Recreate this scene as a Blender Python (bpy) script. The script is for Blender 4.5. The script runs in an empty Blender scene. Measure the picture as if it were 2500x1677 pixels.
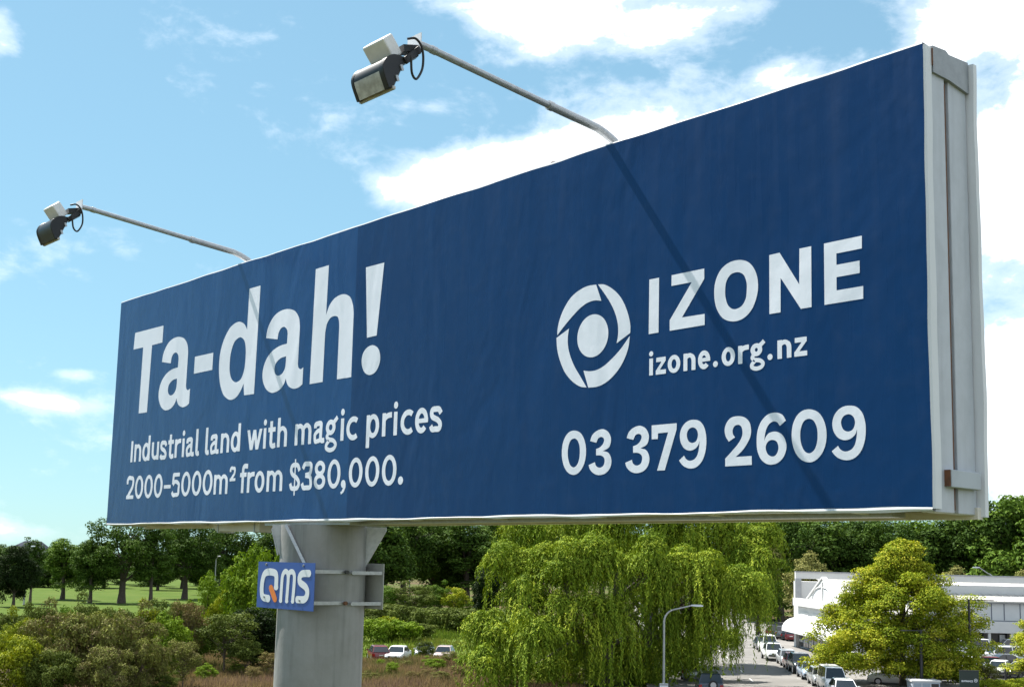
import bpy, bmesh, math, random
import numpy as np
from mathutils import Vector, Matrix
from mathutils.geometry import delaunay_2d_cdt

# ------------------------------------------------------------------ camera
F, CY, PITCH, ROLL, CAM_H = 3029.3, 960.5, 0.1358, 0.0231, 9.3      # pixels of the 2500 px wide photograph, radians, metres
scene = bpy.context.scene
COL = scene.collection
cam_data = bpy.data.cameras.new('camera')
cam = bpy.data.objects.new('camera', cam_data)
COL.objects.link(cam)
scene.camera = cam
cam_data.sensor_fit = 'HORIZONTAL'
cam_data.sensor_width = 36.0
cam_data.lens = F / 2500.0 * 36.0
cam_data.shift_y = (CY - 838.5) / 2500.0
cam_data.clip_start = 0.1
cam_data.clip_end = 6000.0
fwd = Vector((0, math.cos(PITCH), math.sin(PITCH)))
up0 = Vector((0, -math.sin(PITCH), math.cos(PITCH)))
rt0 = Vector((1, 0, 0))
c_, s_ = math.cos(ROLL), math.sin(ROLL)
rt = rt0 * c_ + up0 * s_
up = up0 * c_ - rt0 * s_
M3 = Matrix((rt, up, -fwd)).transposed()
cam.matrix_world = Matrix.Translation((0, 0, CAM_H)) @ M3.to_4x4()


def ray(px, py):
    """direction through a photograph pixel, scaled to y = 1"""
    a, b = px - 1250.0, py - CY
    x, y = c_ * a + s_ * b, -s_ * a + c_ * b
    cp, sp = math.cos(PITCH), math.sin(PITCH)
    v = Vector((x, F * cp + y * sp, F * sp - y * cp))
    return v / v.y


def ground(px, py, z=0.0):
    r = ray(px, py)
    return Vector((0, 0, CAM_H)) + r * ((z - CAM_H) / r.z)


def at(px, py, dist):
    return Vector((0, 0, CAM_H)) + ray(px, py) * dist


# ------------------------------------------------------------------ light
SUN_AZ, SUN_EL = math.radians(-48.6), math.radians(55.4)
SKY_STRENGTH, SUN_STRENGTH, EXPOSURE = 0.0535, 5.0, 1.41
scene.view_settings.view_transform = 'Standard'
scene.view_settings.look = 'None'
scene.view_settings.gamma = 1.0
scene.view_settings.use_curve_mapping = False
scene.view_settings.exposure = EXPOSURE
sun_d = bpy.data.lights.new('sun', 'SUN')
sun_d.energy = SUN_STRENGTH
sun_d.angle = math.radians(0.53)
sun_d.color = (1.0, 0.955, 0.88)
sun = bpy.data.objects.new('sun', sun_d)
COL.objects.link(sun)
to_sun = Vector((math.sin(SUN_AZ) * math.cos(SUN_EL), math.cos(SUN_AZ) * math.cos(SUN_EL), math.sin(SUN_EL)))
sun.rotation_euler = to_sun.to_track_quat('Z', 'Y').to_euler()
sun.location = (-40, 40, 80)

# ------------------------------------------------------------------ world: Nishita sky with drifting cumulus
world = bpy.data.worlds.new('World')
scene.world = world
world.use_nodes = True
wn, wl = world.node_tree.nodes, world.node_tree.links
wn.clear()


class NT:
    """tiny expression helper for a node tree"""
    def __init__(self, nodes, links):
        self.n, self.l = nodes, links

    def put(self, sock, v):
        if hasattr(v, 'is_linked'):
            self.l.new(v, sock)
        else:
            sock.default_value = v

    def m(self, op, *a, clamp=False):
        nd = self.n.new('ShaderNodeMath')
        nd.operation = op
        nd.use_clamp = clamp
        for i, v in enumerate(a):
            self.put(nd.inputs[i], v)
        return nd.outputs[0]

    def noise(self, vec, scale, detail=2.0, rough=0.5, dist=0.0, kind=None, lac=2.0):
        nd = self.n.new('ShaderNodeTexNoise')
        if kind:
            nd.noise_type = kind
        self.put(nd.inputs['Vector'], vec)
        nd.inputs['Scale'].default_value = scale
        nd.inputs['Detail'].default_value = detail
        nd.inputs['Roughness'].default_value = rough
        nd.inputs['Lacunarity'].default_value = lac
        nd.inputs['Distortion'].default_value = dist
        return nd.outputs['Fac']

    def smooth(self, v, lo, hi, a=0.0, b=1.0):
        nd = self.n.new('ShaderNodeMapRange')
        nd.interpolation_type = 'SMOOTHSTEP'
        self.put(nd.inputs['Value'], v)
        for k, x in (('From Min', lo), ('From Max', hi), ('To Min', a), ('To Max', b)):
            self.put(nd.inputs[k], x)
        return nd.outputs['Result']

    def mix(self, fac, a, b, mode='MIX'):
        nd = self.n.new('ShaderNodeMix')
        nd.data_type = 'RGBA'
        nd.blend_type = mode
        self.put(nd.inputs['Factor'], fac)
        self.put(nd.inputs['A'] if False else nd.inputs[6], a)
        self.put(nd.inputs[7], b)
        return nd.outputs[2]


W = NT(wn, wl)
sky = wn.new('ShaderNodeTexSky')
sky.sky_type = 'NISHITA'
sky.sun_disc = False
sky.sun_elevation = SUN_EL
sky.sun_rotation = SUN_AZ
sky.altitude = 0.0
sky.air_density = 1.0
sky.dust_density = 0.15
sky.ozone_density = 2.2
tc = wn.new('ShaderNodeTexCoord')
sep = wn.new('ShaderNodeSeparateXYZ')
wl.new(tc.outputs['Generated'], sep.inputs[0])
az = W.m('ARCTAN2', sep.outputs[0], sep.outputs[1])
el = W.m('ARCSINE', sep.outputs[2])
comb = wn.new('ShaderNodeCombineXYZ')
wl.new(az, comb.inputs[0])
wl.new(W.m('MULTIPLY', el, 1.7), comb.inputs[1])
comb.inputs[2].default_value = 0.37
cvec = comb.outputs[0]
n_big = W.noise(cvec, 9.0, 9.0, 0.60, 0.25)
n_fine = W.noise(cvec, 34.0, 7.0, 0.62, 0.3)
n_wide = W.noise(cvec, 2.6, 3.0, 0.5, 0.0)


def azel(px, py):
    d = ray(px, py).normalized()
    return math.atan2(d.x, d.y), math.asin(d.z)


# cloud banks: centre pixel, half width, half height (pixels), amount, tilt
LOBES = [
    (1320, 10, 200, 74, 0.52, 0.0), (1560, 70, 230, 66, 0.46, 0.10), (1180, 10, 90, 60, 0.15, 0.0),
    (1110, 445, 180, 62, 0.60, 0.15), (1370, 415, 230, 92, 0.85, 0.22), (1720, 420, 260, 90, 0.60, 0.2),
    (1480, 228, 380, 42, 0.25, 0.10), (1930, 205, 260, 46, 0.26, 0.12), (950, 452, 70, 30, 0.16, 0.0),
    (2400, 40, 150, 110, 0.62, 0.0), (2480, 370, 190, 120, 0.38, 0.0), (2470, 560, 190, 100, 0.50, 0.0),
    (2460, 840, 190, 110, 0.42, 0.0), (2450, 1070, 240, 120, 0.60, 0.0), (2780, 600, 220, 800, 0.34, 0.0),
    (105, 978, 108, 20, 0.42, -0.08), (185, 913, 50, 15, 0.26, 0.0), (-10, 70, 60, 60, 0.34, 0.0),
    (250, 1300, 700, 22, 0.16, 0.0), (1020, -10, 50, 40, 0.2, 0.0),
]
acc = None
for (px, py, hw, hh, amt, tilt) in LOBES:
    a0, e0 = azel(px, py)
    dx = W.m('SUBTRACT', az, a0)
    dy = W.m('SUBTRACT', el, e0)
    ct, st = math.cos(tilt), math.sin(tilt)
    xr = W.m('ADD', W.m('MULTIPLY', dx, ct * F / hw), W.m('MULTIPLY', dy, st * F / hw))
    yr = W.m('ADD', W.m('MULTIPLY', dx, -st * F / hh), W.m('MULTIPLY', dy, ct * F / hh))
    q = W.m('ADD', W.m('MULTIPLY', xr, xr), W.m('MULTIPLY', yr, yr))
    g = W.m('MULTIPLY', W.m('POWER', 2.71828, W.m('MULTIPLY', q, -0.9)), amt)
    acc = g if acc is None else W.m('ADD', acc, g)
# unseen broken cumulus round the rest of the sky, thickened for stronger fill light
a0, e0 = azel(1250, 700)
dq = W.m('ADD', W.m('POWER', W.m('MULTIPLY', W.m('SUBTRACT', az, a0), 1.7), 2.0), W.m('POWER', W.m('MULTIPLY', W.m('SUBTRACT', el, e0), 2.6), 2.0))
outside = W.smooth(dq, 0.55, 1.3)
outside = W.m('MULTIPLY', outside, W.smooth(W.m('ABSOLUTE', W.m('ADD', az, 1.15)), 0.75, 1.35))     # clear sunny quarter carried on out of view, keeping the board's reflection blue
generic = W.m('MULTIPLY', W.smooth(n_wide, 0.40, 0.60, 0.0, 0.66), outside)
dens = W.m('ADD', acc, generic)
dens = W.m('ADD', dens, W.m('MULTIPLY', W.m('SUBTRACT', n_big, 0.5), 1.25))
dens = W.m('ADD', dens, W.m('MULTIPLY', W.m('SUBTRACT', n_fine, 0.5), 0.42))
alpha = W.smooth(dens, 0.24, 0.48)
thin = W.m('MULTIPLY', W.smooth(dens, 0.06, 0.34), 0.34)
alpha = W.m('MAXIMUM', alpha, thin)
alpha = W.m('MULTIPLY', alpha, W.smooth(el, -0.01, 0.03))
shade = W.m('MULTIPLY', W.smooth(n_big, 0.42, 0.62), W.smooth(dens, 0.45, 0.9))
cloud_col = W.mix(W.m('MULTIPLY', shade, 0.35), (11.0, 11.4, 12.0, 1), (8.4, 9.0, 9.7, 1))
gm = wn.new('ShaderNodeGamma')
wl.new(sky.outputs[0], gm.inputs['Color'])
gm.inputs['Gamma'].default_value = 0.45
clear = W.mix(1.0, gm.outputs[0], (1.68, 2.53, 2.80, 1), 'MULTIPLY')
skyc = W.mix(alpha, clear, cloud_col)
bg = wn.new('ShaderNodeBackground')
bg.inputs['Strength'].default_value = SKY_STRENGTH
wl.new(skyc, bg.inputs['Color'])
wo = wn.new('ShaderNodeOutputWorld')
wl.new(bg.outputs[0], wo.inputs['Surface'])

# ------------------------------------------------------------------ helpers
MATS = {}


def material(name, color, rough=0.6, metal=0.0, spec=0.5, var=0.0, var_scale=3.0, var_color=None, bump=0.0, bump_scale=30.0,
             transl=0.0, tint=None, streak=0.0, coat=0.0, alpha=None, emit=None):
    """procedural Principled material; var mixes in a second colour by noise, tint by the mesh's own per-leaf attribute"""
    if name in MATS:
        return MATS[name]
    m = bpy.data.materials.new(name)
    m.use_nodes = True
    nt = m.node_tree
    T = NT(nt.nodes, nt.links)
    b = nt.nodes['Principled BSDF']
    b.inputs['Roughness'].default_value = rough
    b.inputs['Metallic'].default_value = metal
    b.inputs['Specular IOR Level'].default_value = spec
    if coat:
        b.inputs['Coat Weight'].default_value = coat
        b.inputs['Coat Roughness'].default_value = 0.08
    col = tuple(color) + (1.0,)
    out = None
    tcn = nt.nodes.new('ShaderNodeTexCoord')
    if var > 0:
        c2 = tuple(var_color or [c * 0.55 for c in color]) + (1.0,)
        n = T.noise(tcn.outputs['Object'], var_scale, 6.0, 0.62)
        out = T.mix(T.smooth(n, 0.5 - 0.18, 0.5 + 0.18, 0.0, var), col, c2)
    if streak > 0:
        mp = nt.nodes.new('ShaderNodeMapping')
        mp.inputs['Scale'].default_value = (9.0, 9.0, 0.7)
        nt.links.new(tcn.outputs['Object'], mp.inputs[0])
        n = T.noise(mp.outputs[0], 1.0, 6.0, 0.65)
        out = T.mix(T.smooth(n, 0.45, 0.75, 0.0, streak), out if out is not None else col, tuple(c * 0.45 for c in color) + (1.0,))
    if tint:
        at_ = nt.nodes.new('ShaderNodeAttribute')
        at_.attribute_name = 'tint'
        ramp = nt.nodes.new('ShaderNodeValToRGB')
        els = ramp.color_ramp.elements
        while len(els) < len(tint):
            els.new(0.5)
        for i, c in enumerate(tint):
            els[i].position = i / (len(tint) - 1)
            els[i].color = tuple(c) + (1.0,)
        nt.links.new(at_.outputs['Fac'], ramp.inputs[0])
        out = ramp.outputs[0]
    if out is not None:
        nt.links.new(out, b.inputs['Base Color'])
    else:
        b.inputs['Base Color'].default_value = col
    if bump > 0:
        bn = nt.nodes.new('ShaderNodeBump')
        bn.inputs['Strength'].default_value = bump
        bn.inputs['Distance'].default_value = 0.02
        nt.links.new(T.noise(tcn.outputs['Object'], bump_scale, 5.0, 0.6), bn.inputs['Height'])
        nt.links.new(bn.outputs[0], b.inputs['Normal'])
    if transl > 0:
        tr = nt.nodes.new('ShaderNodeBsdfTranslucent')
        if out is not None:
            hs = nt.nodes.new('ShaderNodeHueSaturation')
            hs.inputs['Saturation'].default_value = 1.1
            hs.inputs['Value'].default_value = 1.25
            nt.links.new(out, hs.inputs['Color'])
            nt.links.new(hs.outputs[0], tr.inputs['Color'])
        else:
            tr.inputs['Color'].default_value = col
        mx = nt.nodes.new('ShaderNodeMixShader')
        mx.inputs[0].default_value = transl
        nt.links.new(b.outputs[0], mx.inputs[1])
        nt.links.new(tr.outputs[0], mx.inputs[2])
        nt.links.new(mx.outputs[0], nt.nodes['Material Output'].inputs['Surface'])
    MATS[name] = m
    return m


class MB:
    """collects shapes, then links them as ONE mesh object"""
    def __init__(self):
        self.v, self.f = [], []

    def add(self, verts, faces):
        o = len(self.v)
        self.v += [tuple(p) for p in verts]
        self.f += [tuple(i + o for i in f) for f in faces]
        return self

    def box(self, x0, x1, y0, y1, z0, z1):
        v = [(x, y, z) for z in (z0, z1) for y in (y0, y1) for x in (x0, x1)]
        return self.add(v, [(0, 2, 3, 1), (4, 5, 7, 6), (0, 1, 5, 4), (2, 6, 7, 3), (0, 4, 6, 2), (1, 3, 7, 5)])

    def bar(self, a, b, w, h, upv=(0, 0, 1)):
        """box beam from a to b"""
        a, b = Vector(a), Vector(b)
        d = (b - a).normalized()
        u = Vector(upv)
        s = d.cross(u)
        if s.length < 1e-4:
            s = d.cross(Vector((1, 0, 0)))
        s.normalize()
        u = s.cross(d)
        v = [p + s * (w / 2 * i) + u * (h / 2 * j) for p in (a, b) for i, j in ((-1, -1), (1, -1), (1, 1), (-1, 1))]
        return self.add(v, [(0, 3, 2, 1), (4, 5, 6, 7), (0, 1, 5, 4), (1, 2, 6, 5), (2, 3, 7, 6), (3, 0, 4, 7)])

    def tube(self, pts, radii, n=8, cap=True):
        pts = [Vector(p) for p in pts]
        if not hasattr(radii, '__len__'):
            radii = [radii] * len(pts)
        vs, fs = [], []
        ref = None
        for i, p in enumerate(pts):
            d = (pts[min(i + 1, len(pts) - 1)] - pts[max(i - 1, 0)]).normalized()
            if ref is None:
                ref = Vector((0, 0, 1)) if abs(d.z) < 0.9 else Vector((1, 0, 0))
            s = d.cross(ref).normalized()
            t = s.cross(d)
            ref = t
            for k in range(n):
                an = 2 * math.pi * k / n
                vs.append(p + (s * math.cos(an) + t * math.sin(an)) * radii[i])
        for i in range(len(pts) - 1):
            for k in range(n):
                a, b = i * n + k, i * n + (k + 1) % n
                fs.append((a, b, b + n, a + n))
        if cap:
            fs.append(tuple(range(n))[::-1])
            fs.append(tuple((len(pts) - 1) * n + k for k in range(n)))
        return self.add(vs, fs)

    def prism(self, poly, axis, lo, hi):
        """extrude a 2D polygon along an axis ('x','y','z')"""
        def mk(p, h):
            return {'x': (h, p[0], p[1]), 'y': (p[0], h, p[1]), 'z': (p[0], p[1], h)}[axis]
        n = len(poly)
        v = [mk(p, lo) for p in poly] + [mk(p, hi) for p in poly]
        f = [tuple(range(n))[::-1], tuple(range(n, 2 * n))] + [(i, (i + 1) % n, n + (i + 1) % n, n + i) for i in range(n)]
        return self.add(v, f)

    def loft(self, rings, closed_ends=True):
        n = len(rings[0])
        v = [p for r in rings for p in r]
        f = [(i * n + k, i * n + (k + 1) % n, (i + 1) * n + (k + 1) % n, (i + 1) * n + k) for i in range(len(rings) - 1) for k in range(n)]
        if closed_ends:
            f += [tuple(range(n))[::-1], tuple((len(rings) - 1) * n + k for k in range(n))]
        return self.add(v, f)

    def mesh(self, name, smooth=None):
        me = bpy.data.meshes.new(name)
        me.from_pydata(self.v, [], self.f)
        bm = bmesh.new()
        bm.from_mesh(me)
        bmesh.ops.recalc_face_normals(bm, faces=bm.faces)
        bm.to_mesh(me)
        bm.free()
        if smooth is not None:
            me.shade_smooth()
            me.set_sharp_from_angle(angle=math.radians(smooth))
        return me

    def build(self, name, mat, parent=None, smooth=None, bevel=0.0, label=None):
        o = link(name, self.mesh(name, smooth), mat, parent)
        if bevel:
            bv = o.modifiers.new('bevel', 'BEVEL')
            bv.width = bevel
            bv.segments = 2
            bv.limit_method = 'ANGLE'
        if label:
            o['label'] = label
        return o


def link(name, me, mat=None, parent=None):
    o = bpy.data.objects.new(name, me)
    COL.objects.link(o)
    if mat is not None and len(me.materials) == 0:
        me.materials.append(mat)
    if parent is not None:
        o.parent = parent
    return o


def tag(o, label, cat, group=None):
    o['label'] = label
    o['category'] = cat
    if group:
        o['group'] = group
    return o


def thing(name, label, cat, loc=(0, 0, 0), rz=0.0, group=None):
    o = bpy.data.objects.new(name, None)
    COL.objects.link(o)
    o.location = loc
    o.rotation_euler = (0, 0, rz)
    o.empty_display_size = 0.3
    return tag(o, label, cat, group)


def structure(name, mb, mat):
    o = mb.build(name, mat)
    o['kind'] = 'structure'
    return o


def kids(o):
    return [c for c in COL.objects if c.parent is o]


def copy_tree(o, parent=None, children=None):
    c = o.copy()
    COL.objects.link(c)
    c.parent = parent
    for ch in (children or CHILD).get(o, []):
        copy_tree(ch, c, children)
    return c


CHILD = {}


def register(o):
    """remember the children of a prototype so that copies are quick"""
    CHILD[o] = list(o.children)
    for c in o.children:
        register(c)


# ------------------------------------------------------------------ outlines for lettering
def spline(nodes, n=7):
    """closed outline through nodes (x, y) or (x, y, 1) for a corner -> dense polygon"""
    P = [np.array(p[:2], float) for p in nodes]
    K = [len(p) > 2 for p in nodes]
    N = len(P)
    out = []
    for i in range(N):
        p1, p2 = P[i], P[(i + 1) % N]
        if K[i] and K[(i + 1) % N]:
            out.append(p1)
            continue
        p0 = P[i - 1] if not K[i] else p1 - (p2 - p1) * 0.5
        p3 = P[(i + 2) % N] if not K[(i + 1) % N] else p2 + (p2 - p1) * 0.5
        t0, t1 = 0.0, max(np.linalg.norm(p1 - p0), 1e-6) ** 0.5
        t2 = t1 + max(np.linalg.norm(p2 - p1), 1e-6) ** 0.5
        t3 = t2 + max(np.linalg.norm(p3 - p2), 1e-6) ** 0.5
        for k in range(n):
            t = t1 + (t2 - t1) * k / n
            a1 = (t1 - t) / (t1 - t0) * p0 + (t - t0) / (t1 - t0) * p1
            a2 = (t2 - t) / (t2 - t1) * p1 + (t - t1) / (t2 - t1) * p2
            a3 = (t3 - t) / (t3 - t2) * p2 + (t - t2) / (t3 - t2) * p3
            b1 = (t2 - t) / (t2 - t0) * a1 + (t - t0) / (t2 - t0) * a2
            b2 = (t3 - t) / (t3 - t1) * a2 + (t - t1) / (t3 - t1) * a3
            out.append((t2 - t) / (t2 - t1) * b1 + (t - t1) / (t2 - t1) * b2)
    return np.array(out)


def inside(polys, x, y):
    c = False
    for P in polys:
        x1, y1 = P[:, 0], P[:, 1]
        x2, y2 = np.roll(x1, -1), np.roll(y1, -1)
        m = (y1 > y) != (y2 > y)
        if m.any():
            xi = x1[m] + (y - y1[m]) / (y2[m] - y1[m]) * (x2[m] - x1[m])
            if (xi > x).sum() % 2:
                c = not c
    return c


def fill(mb, polys, y=0.0):
    """triangulate polygons with holes (even-odd) into the plane y"""
    vs, es = [], []
    for P in polys:
        o = len(vs)
        vs += [Vector((float(p[0]), float(p[1]))) for p in P]
        es += [(o + i, o + (i + 1) % len(P)) for i in range(len(P))]
    V, E, Fc, _, _, _ = delaunay_2d_cdt(vs, es, [], 0, 1e-7)
    keep = []
    for f in Fc:
        c = sum((V[i] for i in f), Vector((0, 0))) / len(f)
        if inside(polys, c.x, c.y):
            keep.append(tuple(f)[::1])
    mb.add([(v.x, y, v.y) for v in V], keep)


def sdf_poly(P, X, Y):
    x1, y1 = P[:, 0], P[:, 1]
    x2, y2 = np.roll(x1, -1), np.roll(y1, -1)
    d = np.full(X.shape, 1e9)
    ins = np.zeros(X.shape, bool)
    for a, b, c, e in zip(x1, y1, x2, y2):
        ex, ey = c - a, e - b
        L = ex * ex + ey * ey + 1e-15
        t = np.clip(((X - a) * ex + (Y - b) * ey) / L, 0, 1)
        d = np.minimum(d, (X - a - t * ex) ** 2 + (Y - b - t * ey) ** 2)
        if b != e:
            m = (b > Y) != (e > Y)
            ins ^= m & (X < a + (Y - b) / (e - b) * (c - a))
    d = np.sqrt(d)
    return np.where(ins, -d, d)


def stroke(pts, w, closed=False):
    """outline polygon(s) of a line of width w (number or per point)"""
    P = np.array(pts, float)
    n = len(P)
    hw = np.broadcast_to(np.asarray(w, float) / 2, (n,))
    if closed:
        d = np.roll(P, -1, 0) - np.roll(P, 1, 0)
    else:
        d = np.gradient(P, axis=0)
    d /= np.linalg.norm(d, axis=1)[:, None] + 1e-12
    nn = np.stack([-d[:, 1], d[:, 0]], 1) * hw[:, None]
    if closed:
        return ('ring', P + nn, P - nn)
    return ('poly', np.concatenate([P + nn, (P - nn)[::-1]]))


def contour(shapes, cell):
    """union of shapes -> closed outlines by marching squares on a distance grid"""
    allp = np.concatenate([np.concatenate(s[1:]) for s in shapes])
    x0, y0 = allp.min(0) - 3 * cell
    x1, y1 = allp.max(0) + 3 * cell
    nx, ny = int((x1 - x0) / cell) + 2, int((y1 - y0) / cell) + 2
    gx, gy = x0 + np.arange(nx) * cell, y0 + np.arange(ny) * cell
    X, Y = np.meshgrid(gx, gy)
    D = np.full(X.shape, 1e9)
    for s in shapes:
        if s[0] == 'poly':
            d = sdf_poly(s[1], X, Y)
        else:
            a, b = sdf_poly(s[1], X, Y), sdf_poly(s[2], X, Y)
            o, i = (a, b) if a.min() < b.min() else (b, a)
            d = np.maximum(o, -i)
        D = np.minimum(D, d)
    D = np.where(np.abs(D) < 1e-9, 1e-9, D)
    seg = {}
    pos = {}

    def cut(k):
        if k not in pos:
            (i, j, h) = k
            if h:
                a, b = D[j, i], D[j, i + 1]
                pos[k] = (gx[i] + cell * a / (a - b), gy[j])
            else:
                a, b = D[j, i], D[j + 1, i]
                pos[k] = (gx[i], gy[j] + cell * a / (a - b))
        return k
    B = D < 0
    case = (B[:-1, :-1] * 1 + B[:-1, 1:] * 2 + B[1:, 1:] * 4 + B[1:, :-1] * 8)
    tab = {1: ['LB'], 2: ['BR'], 3: ['LR'], 4: ['RT'], 5: ['LT', 'RB'], 6: ['BT'], 7: ['LT'], 8: ['TL'], 9: ['TB'], 10: ['BL', 'TR'], 11: ['TR'], 12: ['RL'], 13: ['RB'], 14: ['BL']}
    for j, i in zip(*np.nonzero((case > 0) & (case < 15))):
        ed = {'B': (i, j, 1), 'T': (i, j + 1, 1), 'L': (i, j, 0), 'R': (i + 1, j, 0)}
        for s in tab[int(case[j, i])]:
            a, b = cut(ed[s[0]]), cut(ed[s[1]])
            seg.setdefault(a, []).append(b)
            seg.setdefault(b, []).append(a)
    loops = []
    used = set()
    for st in list(seg):
        if st in used:
            continue
        loop, cur, prev = [], st, None
        while cur not in used:
            used.add(cur)
            loop.append(pos[cur])
            nxt = [k for k in seg[cur] if k != prev and k not in used]
            prev = cur
            if not nxt:
                break
            cur = nxt[0]
        if len(loop) > 5:
            loops.append(simplify(np.array(loop), cell * 0.12))
    return loops


def simplify(P, tol):
    k = int(np.argmax(((P - P[0]) ** 2).sum(1)))

    def dp(Q):
        if len(Q) < 3:
            return [Q[0]]
        a, b = Q[0], Q[-1]
        d = b - a
        L = np.hypot(*d) + 1e-12
        e = np.abs((Q[:, 0] - a[0]) * d[1] - (Q[:, 1] - a[1]) * d[0]) / L
        i = int(e.argmax())
        if e[i] < tol:
            return [a]
        return dp(Q[:i + 1]) + dp(Q[i:])
    return np.array(dp(P[:k + 1]) + dp(np.concatenate([P[k:], P[:1]])))


def arc(cx, cy, rx, ry, a0, a1, n=16):
    t = np.radians(np.linspace(a0, a1, n))
    return [(cx + rx * math.cos(a), cy + ry * math.sin(a)) for a in t]


def disc(cx, cy, rx, ry=None):
    return ('poly', np.array(arc(cx, cy, rx, ry or rx, 0, 345, 24)))


def openspl(pts, n=6):
    """open smooth line through points"""
    P = [np.array(p, float) for p in pts]
    P = [2 * P[0] - P[1]] + P + [2 * P[-1] - P[-2]]
    out = []
    for i in range(1, len(P) - 2):
        for k in range(n):
            t = k / n
            out.append(0.5 * (2 * P[i] + (P[i + 1] - P[i - 1]) * t + (2 * P[i - 1] - 5 * P[i] + 4 * P[i + 1] - P[i + 2]) * t * t + (3 * P[i] - P[i - 1] - 3 * P[i + 1] + P[i + 2]) * t ** 3))
    out.append(P[-2])
    return out


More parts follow.
